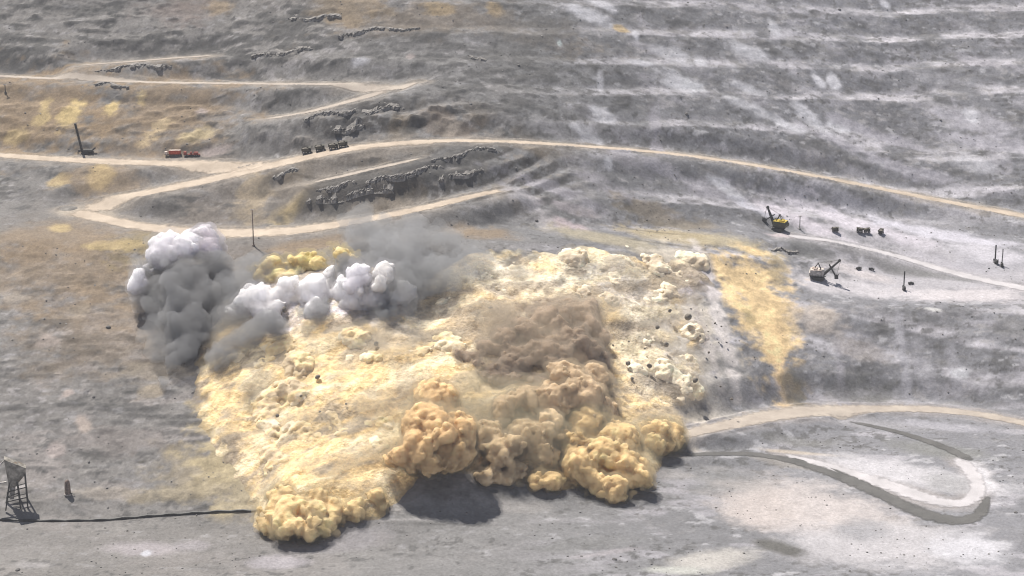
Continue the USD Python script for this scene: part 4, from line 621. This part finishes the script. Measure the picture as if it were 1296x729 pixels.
def drill(label, loc, rz, mast_h, tilt=8, body=STEEL, name='drill_rig'):
    t = thing(name, label, 'drill rig', loc, rz); tracks(t, 9, 1.6, 2.0, 2.6, STEEL)
    obj('machine_house', box(11, 5.2, 3.0, (-3.5, 0, 3.7), cham=.3), body, t); cb = obj('cab', box(2.4, 2.6, 2.8, (6.4, 1.4, 3.7), cham=.2), body, t); obj('cab_window', box(.12, 2.1, 1.2, (7.66, 1.4, 4.2)), GLASSM, cb)
    obj('rear_jib', beam((-8.6, 0, 4.4), (-12.2, 0, 7.2), 1.2, 1.6), body, t)
    s_ = math.tan(math.radians(tilt)); b0, b1 = np.array([3.2, 0, 1.2]), np.array([3.2 + s_ * mast_h, 0, mast_h])
    leg = [np.array([a * .9, b_ * .9, 0]) for a in (-1, 1) for b_ in (-1, 1)]
    ms = obj('mast', cat_([beam(b0 + e, b1 + e, .5) for e in leg] + [beam(b0 + (b1 - b0) * k / 10 + leg[i_], b0 + (b1 - b0) * (k + 1) / 10 + leg[j_], .28) for k in range(10) for i_, j_ in ((0, 1), (3, 2), (0, 2), (1, 3))]), body, t)
    obj('drill_pipe', cyl(b0 + [0, 0, -1], b1, .4, 8), STEEL, ms); obj('mast_head', box(2.4, 2.4, 1.2, b1 + [0, 0, .5], cham=.2), body, ms)
    for x, y_ in ((8.2, 2.2), (8.2, -2.2), (-8.2, 2.2), (-8.2, -2.2)): obj('levelling_jack', cat_([cyl((x, y_, 0), (x, y_, 3), .3, 8), cyl((x, y_, 0), (x, y_, .3), .8, 10)]), STEEL, t)
    return t
drill('black drill rig with tall leaning mast beside the upper left bench road', at(108, 194.5), 180, 35, 10)
r2 = drill('dark drill rig with upright mast above the yellow soil at upper left', at(86, 135), 160, 24, 2)
copy_of(r2, 'dark small drill rig, left one of the two at the far right bench', at(1260, 333), 100, None, (.55, .55, .85)); copy_of(r2, 'dark small drill rig, right one of the two at the far right bench', at(1268, 337), 80, None, (.5, .5, .8))
copy_of(r2, 'dark slim drill rig alone on the lower right bench, tallest mast there', at(1144, 367), 90, None, (.5, .5, .85))

def road_truck(label, loc, rz, paint, kind):
    t = thing('service_truck', label, 'service truck', loc, rz); L_ = 19.0
    obj('chassis', box(L_, 2.2, .7, (0, 0, 1.4)), STEEL, t); cb = obj('cab', box(3.4, 3.2, 3.6, (7.8, 0, 3.4), cham=.4), CREAM if kind == 'box' else paint, t); obj('windscreen', box(.12, 2.7, 1.3, (9.55, 0, 4.2)), GLASSM, cb)
    if kind == 'box':
        bd = obj('cargo_box', box(13.6, 3.6, 4.6, (-2.2, 0, 4.1), cham=.2), paint, t); obj('roof_sheet', box(13.4, 3.4, .25, (-2.2, 0, 6.54)), CREAM, bd)
        for k in range(6): obj('side_rib', box(.25, 3.8, 4.2, (-8 + 2.35 * k, 0, 4.1)), paint, bd)
    else:
        obj('flat_bed', box(14, 3.4, .5, (-2.2, 0, 2.1)), paint, t); obj('load_crate', box(5.0, 3.0, 2.4, (-4.6, 0, 3.6), cham=.2), paint, t); obj('load_drum', cyl((1.0, -1.4, 3.6), (1.0, 1.4, 3.6), 1.25, 16), paint, t)
    for x in (-7.6, -5.6, -3.4, 4.2, 7.4):
        for s in (-1, 1): w = obj('wheel', cyl((x, s * 1.0, .95), (x, s * 1.6, .95), .95, 14), TYRE, t); obj('rim', cyl((x, s * 1.58, .95), (x, s * 1.68, .95), .45, 10), DUSTY, w)
    return t
road_truck('bright red box truck with pale roof, left of the two red trucks', at(219, 197), 183, RED, 'box')
road_truck('dark red flatbed truck with low load, right of the two red trucks', at(243, 197.5), 178, DRED, 'flat')

def light_pole(label, loc, h_, mat=STEEL):
    t = thing('light_pole', label, 'light pole', loc)
    obj('base', box(2.6, 2.2, 1.4, (0, 0, .7), cham=.2), mat, t); obj('pole', trimesh.creation.cone(.7, h_ * 3, sections=8).slice_plane([0, 0, h_], [0, 0, -1], cap=False), mat, t)
    hd = obj('lamp_bar', beam((-2.0, 0, h_), (2.0, 0, h_), .4), mat, t)
    for k in (-1.6, -.5, .5, 1.6): obj('lamp', box(.8, .7, .8, (k, -.5, h_ - .3), cham=.1), DUSTY, hd)
    return t
light_pole('grey light pole standing just right of the olive shovel', at(1012, 290), 16, PALEP)
light_pole('thin dark pole at the road edge above the yellow mound', at(321, 311), 40, RUSTY)
light_pole('short dark pole at the left picture edge under the upper road', at(7, 118), 11, STEEL)

def pickup(label, loc, rz):
    t = thing('pickup_truck', label, 'pickup truck', loc, rz)
    obj('body', cat_([box(6.4, 2.5, 1.0, (0, 0, 1.3), cham=.2), box(1.9, 2.4, .7, (2.2, 0, 1.9), cham=.2)]), STEEL, t); cb = obj('cab', hullof([(x, y_, z_) for x, z_, w_ in ((1.5, 1.8, 1.2), (-1.2, 1.8, 1.2), (.9, 3.0, 1.0), (-.9, 3.0, 1.0)) for y_ in (-w_, w_)]), STEEL, t); obj('windscreen', box(.1, 1.9, .8, (1.3, 0, 2.4), ry=-25), GLASSM, cb)
    obj('cargo_bed', cat_([box(2.2, .15, .9, (-2.2, s * 1.15, 2.1)) for s in (-1, 1)] + [box(.15, 2.3, .9, (-3.2, 0, 2.1))]), STEEL, t)
    for x in (-2.1, 2.1):
        for s in (-1, 1): w = obj('wheel', cyl((x, s * .95, .65), (x, s * 1.35, .65), .65, 14), TYRE, t); obj('rim', cyl((x, s * 1.33, .65), (x, s * 1.4, .65), .35, 10), DUSTY, w)
    return t
p1 = pickup('small dark vehicle parked right of the slim drill rig on the lower bench', at(1153, 360), 15)
copy_of(p1, 'small dark vehicle at the foot of the grey slope, right of the pale shovel', at(1087, 341), 30); copy_of(p1, 'small dark vehicle, right of the similar one beyond the pale shovel', at(1103, 342), -10)

# the dark steel structure at the lower left edge and the brown tank near it
t = thing('steel_tower', 'dark steel hopper tower on splayed legs at the lower left edge', 'steel tower', at(22, 640) - [0, 0, .5], 12)
obj('hopper', hullof([(-6, -4, 22), (-6, 4, 22), (-8.5, -4.5, 49), (-8.5, 4.5, 49), (10.5, -4.5, 39), (10.5, 4.5, 39), (9, -4, 32), (9, 4, 32), (-1, -3, 20), (-1, 3, 20)]), plain('weathered_dark_plate', (.26, .24, .21), .7, 0, .5, .15, (.16, .11, .07)), t)
obj('chute', hullof([(-5.5, -3, 22), (-5.5, 3, 22), (0, -3, 21), (0, 3, 21), (-6, -1.6, 8), (-6, 1.6, 8), (-2.5, -1.6, 8), (-2.5, 1.6, 8)]), PALEP, t)
for x0_, x1_, s in ((-5, -10.5, -1), (-5, -10.5, 1), (1.5, 3, -1), (1.5, 3, 1), (9, 9.5, -1), (9, 9.5, 1)): obj('leg', beam((x0_, s * 3.4, 26 if x0_ < 5 else 33), (x1_, s * 5.5, -1), 1.5, 1.2), STEEL, t)
for z_, a, b_ in ((12, -9, 2.4), (17, -7.5, 8.5), (7, -10, 9.5)): [obj('brace', beam((a, s * 4.8, z_), (b_, s * 4.8, z_ + 3), .8), STEEL, t) for s in (-1, 1)]
obj('conveyor_arm', cat_([beam((-8, 0, 25), (-24, 0, 24), 2.0, 1.0), beam((-9, 0, 46), (-22, 0, 33), 1.6, 1.0)]), PALEP, t)
t = thing('tank', 'dark brown upright tank standing alone near the lower left slope foot', 'tank', at(86, 625) - [0, 0, .3], 0)
obj('shell', trimesh.creation.revolve(np.array([[0, 0], [2.9, 0], [2.7, 8], [2.3, 12.5], [1.2, 14.2], [0, 14.6]]), sections=20), RUSTY, t, smooth=40); obj('ladder', cat_([beam((-.4 + .8 * s, -2.9, 0), (-.4 + .8 * s, -2.5, 12), .15) for s in (0, 1)] + [beam((-.4, -2.9 + .03 * k, 1 + k), (.4, -2.9 + .03 * k, 1 + k), .12) for k in range(11)]), STEEL, t)
obj('footing', cyl((0, 0, -.6), (0, 0, .5), 3.6, 18), DUSTY, t); obj('outlet_pipe', cyl((2, -1, 1.4), (6.5, -2, 1.0), .45, 8), STEEL, t)
# pipeline along the pit floor
pl = cast(GROUND, np.linspace(-30, 332, 46), np.interp(np.linspace(-30, 332, 46), [-30, 60, 130, 200, 280, 332], [658, 660, 659, 653, 648, 647]))
pl[:, 2] += .8 + .5 * np.sin(np.arange(46) * 1.7); ang = np.arange(8) / 8 * 2 * math.pi
tg = np.gradient(pl, axis=0); tg /= np.linalg.norm(tg, axis=1, keepdims=True); sd = np.cross(tg, [0, 0, 1.0]); upv = np.cross(sd, tg)
rr = 1.25 * (1 + .35 * (fbm(np.stack([np.arange(46) * .6, np.zeros(46), np.zeros(46)], -1), 3, 3) - .5))
vv = (pl[:, None] + rr[:, None, None] * (np.cos(ang)[None, :, None] * sd[:, None] + np.sin(ang)[None, :, None] * upv[:, None])).reshape(-1, 3); ii = np.arange(46 * 8).reshape(46, 8)
qq = np.stack([ii[:-1], np.roll(ii[:-1], -1, 1), np.roll(ii[1:], -1, 1), ii[1:]], -1).reshape(-1, 4)
tag(obj('pipeline', (vv, qq), STEEL, smooth=True), 'long dark pipeline lying across the grey pit floor at lower left', 'pipeline')

# the oval island of dark earth inside the hairpin
ip = at(86, 264); an = np.linspace(0, 2 * math.pi, 24, endpoint=False); iv = [[0, 0, 1.5]]
for rr_, zz_ in ((.5, 1.3), (.85, .7), (1.0, -.5)): iv += [[10.5 * rr_ * math.cos(a) * (1 + .08 * math.sin(3 * a)), 9.5 * rr_ * math.sin(a), zz_] for a in an]
ifc = [[0, 1 + k, 1 + (k + 1) % 24] for k in range(24)] + [f for r_ in (0, 1) for k in range(24) for f in ([1 + 24 * r_ + k, 25 + 24 * r_ + k, 25 + 24 * r_ + (k + 1) % 24], [1 + 24 * r_ + k, 25 + 24 * r_ + (k + 1) % 24, 1 + 24 * r_ + (k + 1) % 24])]
iv = np.array(iv) + ip + [0, 0, .4]
tag(obj('earth_mound', (iv, np.array(ifc)), plain('grey_earth', (.20, .185, .17), .95, 0, .3, .1), smooth=True), 'low oval mound of dark earth in the bend of the hairpin road', 'earth mound')
# ragged rock ledges standing out of the slopes
LEDGE = usdkit.material(stage, '/World/Looks/ledge_rock', {'g': ('geometry', {}), 'n': ('noise_texture', {'scale': .22, 'detail': 5.0, 'roughness': .7}), 'r': ('rgb_ramp', {'ramp': [(.34, (.13, .122, .115)), (.5, (.21, .198, .188)), (.68, (.33, .31, .292))]}), 'p': ('principled_bsdf', {'roughness': .95, 'specular_ior_level': .1})},
    [('g.position', 'n.vector'), ('n.fac', 'r.fac'), ('r.color', 'p.base_color')], surface='p.BSDF')
gl = np.random.default_rng(31)
for (ua, va_, ub, vb, hg), where in zip([(388, 257, 500, 238, 8), (462, 233, 562, 212, 10), (545, 206, 628, 187, 9), (555, 227, 612, 216, 6), (400, 243, 452, 231, 6), (378, 152, 456, 139, 8), (458, 143, 512, 134, 7), (418, 168, 462, 160, 6), (428, 44, 532, 36, 9), (318, 73, 398, 62, 6), (362, 27, 432, 21, 7), (120, 89, 228, 82, 6), (94, 109, 164, 108, 5), (588, 72, 616, 78, 6), (976, 316, 1012, 322, 7), (345, 225, 382, 213, 6)],
    ['lowest on the rock wall inside the hairpin bend', 'longest on the rock wall inside the hairpin bend', 'topmost right on the rock wall inside the hairpin bend', 'short, low right on the rock wall inside the bend', 'short, at the left of the rock wall inside the bend', 'below the switchback track, the left of two', 'below the switchback track end, the right of two', 'just above the queuing dump trucks', 'long, near the top edge left of the picture middle', 'short, above the upper haul road near its middle', 'near the top edge, left of the longest upper one', 'under the small access track at upper left', 'straight, just under the upper haul road at left', 'small and slanting, right of the upper road tip', 'below the olive shovel at the bench edge', 'just under the road fork left of the trucks']):
    n_ = int(max(abs(ub - ua) / 1.6, 14)); t_ = np.linspace(0, 1, n_); L = cast(GROUND, ua + (ub - ua) * t_, va_ + (vb - va_) * t_ + 2.2 * np.sin(t_ * 9 + ua))
    L[:, 1] = gaussian_filter1d(L[:, 1], 2); L[:, 2] = GROUND(L[:, 0], L[:, 1]); K = 9; prof = np.array([(-2.6, -3.5), (-1.2, .1), (-.5, .42), (-.2, .65), (.0, .86), (.5, 1.0), (2.0, .98), (5.0, .8), (11.0, -1.2)])
    env = (np.sin(np.pi * np.clip(t_, 0, 1)) ** .5) * (.45 + 1.1 * fbm(np.stack([t_ * n_ * .25, t_ * 0 + ua, t_ * 0], -1), 3, 5))
    V_ = np.empty((n_, K, 3)); V_[..., 0] = L[:, None, 0]; V_[..., 1] = L[:, None, 1] + prof[None, :, 0] * (.6 + .5 * env[:, None]); V_[..., 2] = L[:, None, 2] + np.where(prof[:, 1] < -.5, prof[:, 1], prof[:, 1] * hg * .38)[None] * np.where(prof[:, 1] < -.5, 1, env[:, None])
    V_[:, 7:, 2] = np.maximum(V_[:, 7:, 2], 0); V_[:, 8, 2] = GROUND(V_[:, 8, 0], V_[:, 8, 1]) - 1.5; V_[:, 7, 2] = np.maximum(V_[:, 7, 2], GROUND(V_[:, 7, 0], V_[:, 7, 1]) - .3)
    V_[:, 1:7] += gl.normal(0, 1, (n_, 6, 3)) * np.array([.4, .7, .35]); blk = np.repeat(gl.normal(0, 1.5, n_ // 4 + 1), 4)[:n_]; V_[:, 1:7, 1] += blk[:, None]
    ii = np.arange(n_ * K).reshape(n_, K); tag(obj('rock_ledge', (V_.reshape(-1, 3), np.stack([ii[:-1, :-1], ii[1:, :-1], ii[1:, 1:], ii[:-1, 1:]], -1).reshape(-1, 4)), LEDGE), 'dark ragged rock ledge, ' + where, 'rock ledge', 'rock ledges on the upper pit slopes')
# boulders, thrown fragments, rubble
def rock(seed, sub=2):
    m = trimesh.creation.icosphere(sub, 1.0); n = m.vertices
    m.vertices = n * (.62 + .75 * fbm(n * 1.3 + seed * 9.1, 3, seed))[:, None]; return m
gr = np.random.default_rng(5); fr_roots = []
FRAG = [(795, 460), (787, 455), (905, 455), (897, 446), (912, 489), (926, 505), (800, 479), (822, 463), (776, 437), (832, 414), (668, 514), (580, 516), (566, 518), (438, 511), (381, 501), (351, 526), (405, 521), (748, 473), (886, 425), (871, 401), (848, 393), (905, 409), (913, 413), (621, 391), (476, 435), (402, 477), (816, 441), (843, 436), (796, 432), (880, 481), (360, 392)]
F20 = Field(gx[0], gy[0], 4.0, 4.0, Z0 + 15)
fp = cast(F20, [f_[0] for f_ in FRAG], [f_[1] for f_ in FRAG])
FG = 'rock fragments flying over the blast dust'
for k, p in enumerate(fp):
    FL = 'dark rock fragment flying over the ' + ('pale dust right of the brown haze' if FRAG[k][0] > 740 else 'cream dust left of the brown haze')
    r = 1.0 + 2.6 * gr.random() ** 3; sc = r * np.array([1, .75 + .4 * gr.random(), .75 + .4 * gr.random()]); a_ = 360 * gr.random()
    if k < 3:
        x = UsdGeom.Xform.Define(stage, numbered('/World', 'rock_fragment')); x.AddTranslateOp().Set(Gf.Vec3d(*map(float, p))); x.AddRotateXYZOp().Set(Gf.Vec3f(20, 30, a_)); x.AddScaleOp().Set(Gf.Vec3f(*map(float, sc)))
        obj('stone', rock(k + 1), ROCK, x.GetPrim(), smooth=40); fr_roots.append(tag(x.GetPrim(), FL, 'rock fragment', FG))
    else: copy_of(fr_roots[k % 3], FL, p, a_, FG, tuple(map(float, sc)), (30 * k % 90, 20))
BG = 'loose boulders on the pit slopes'; BROCK = plain('grey_boulder', (.19, .18, .175), .95, 0, .4, .25)
bo = []; n = 0
while n < 44:
    u, v = gr.uniform(5, 1290), gr.uniform(8, 722)
    if (170 < u < 1010 and 290 < v < 700): continue
    BL = 'dark grey boulder lying loose on the ' + ('upper benches' if v < 290 else 'left slope beside the blast' if u < 300 else 'slope and floor right of the blast')
    p = at(u, v); r = .8 + 1.3 * gr.random() ** 2; sc = r * np.array([1.2, .8 + .4 * gr.random(), .55 + .3 * gr.random()]); p = p + [0, 0, r * .15]
    if min(np.hypot(L[:, 0] - p[0], L[:, 1] - p[1]).min() - L[0, 3] for L in RL.values()) < 6: continue
    if n < 3:
        x = UsdGeom.Xform.Define(stage, numbered('/World', 'boulder')); x.AddTranslateOp().Set(Gf.Vec3d(*map(float, p))); x.AddRotateXYZOp().Set(Gf.Vec3f(0, 0, 40)); x.AddScaleOp().Set(Gf.Vec3f(*map(float, sc)))
        obj('stone', rock(n + 11), BROCK, x.GetPrim(), smooth=40); bo.append(tag(x.GetPrim(), BL, 'boulder', BG))
    else: copy_of(bo[n % 3], BL, p, 360 * gr.random(), BG, tuple(map(float, sc)))
    n += 1
NR = 4500; rx, ry_ = gr.uniform(-640, 640, NR * 3), gr.uniform(1600, 2860, NR * 3)
keep = (fbm(np.stack([rx / 55., ry_ / 40., rx * 0], -1), 3, 401) + .25 * gr.random(NR * 3) > .66)
for L in RL.values(): keep &= cKDTree(L[:, :2]).query(np.c_[rx, ry_])[0] > L[:, 3].max() / 2 + 3
rx, ry_ = rx[keep][:NR], ry_[keep][:NR]; rz_ = GROUND(rx, ry_); base = trimesh.creation.icosphere(0, 1.0); nb = len(base.vertices)
sz = .3 + .8 * gr.random(len(rx)) ** 3
vr = (base.vertices[None] * (.6 + .7 * gr.random((len(rx), nb, 1))) * sz[:, None, None] * np.array([1.2, 1, .7])) + np.stack([rx, ry_, rz_ + .2 * sz], -1)[:, None]
fr_ = (base.faces[None] + (np.arange(len(rx)) * nb)[:, None, None]).reshape(-1, 3)
RUB = plain('grey_rubble', (.20, .19, .18), .95, 0, .5, .05)
tag(obj('rubble', (vr.reshape(-1, 3), fr_), RUB), 'loose grey rubble strewn over the pit slopes', 'rubble', kind='stuff')

# ------------------------------------------------------------------ the dusty air of the pit
HZ = usdkit.material(stage, '/World/Looks/pit_air', {'v': ('principled_volume', {'color': (.93, .92, .97), 'density': 2.5e-5, 'anisotropy': .1})}, volume='v.volume')
hb_ = trimesh.creation.box((8600, 7800, 870)); hb_.apply_translation((0, 2850, 430))
tag(obj('haze', hb_, HZ), kind='stuff')
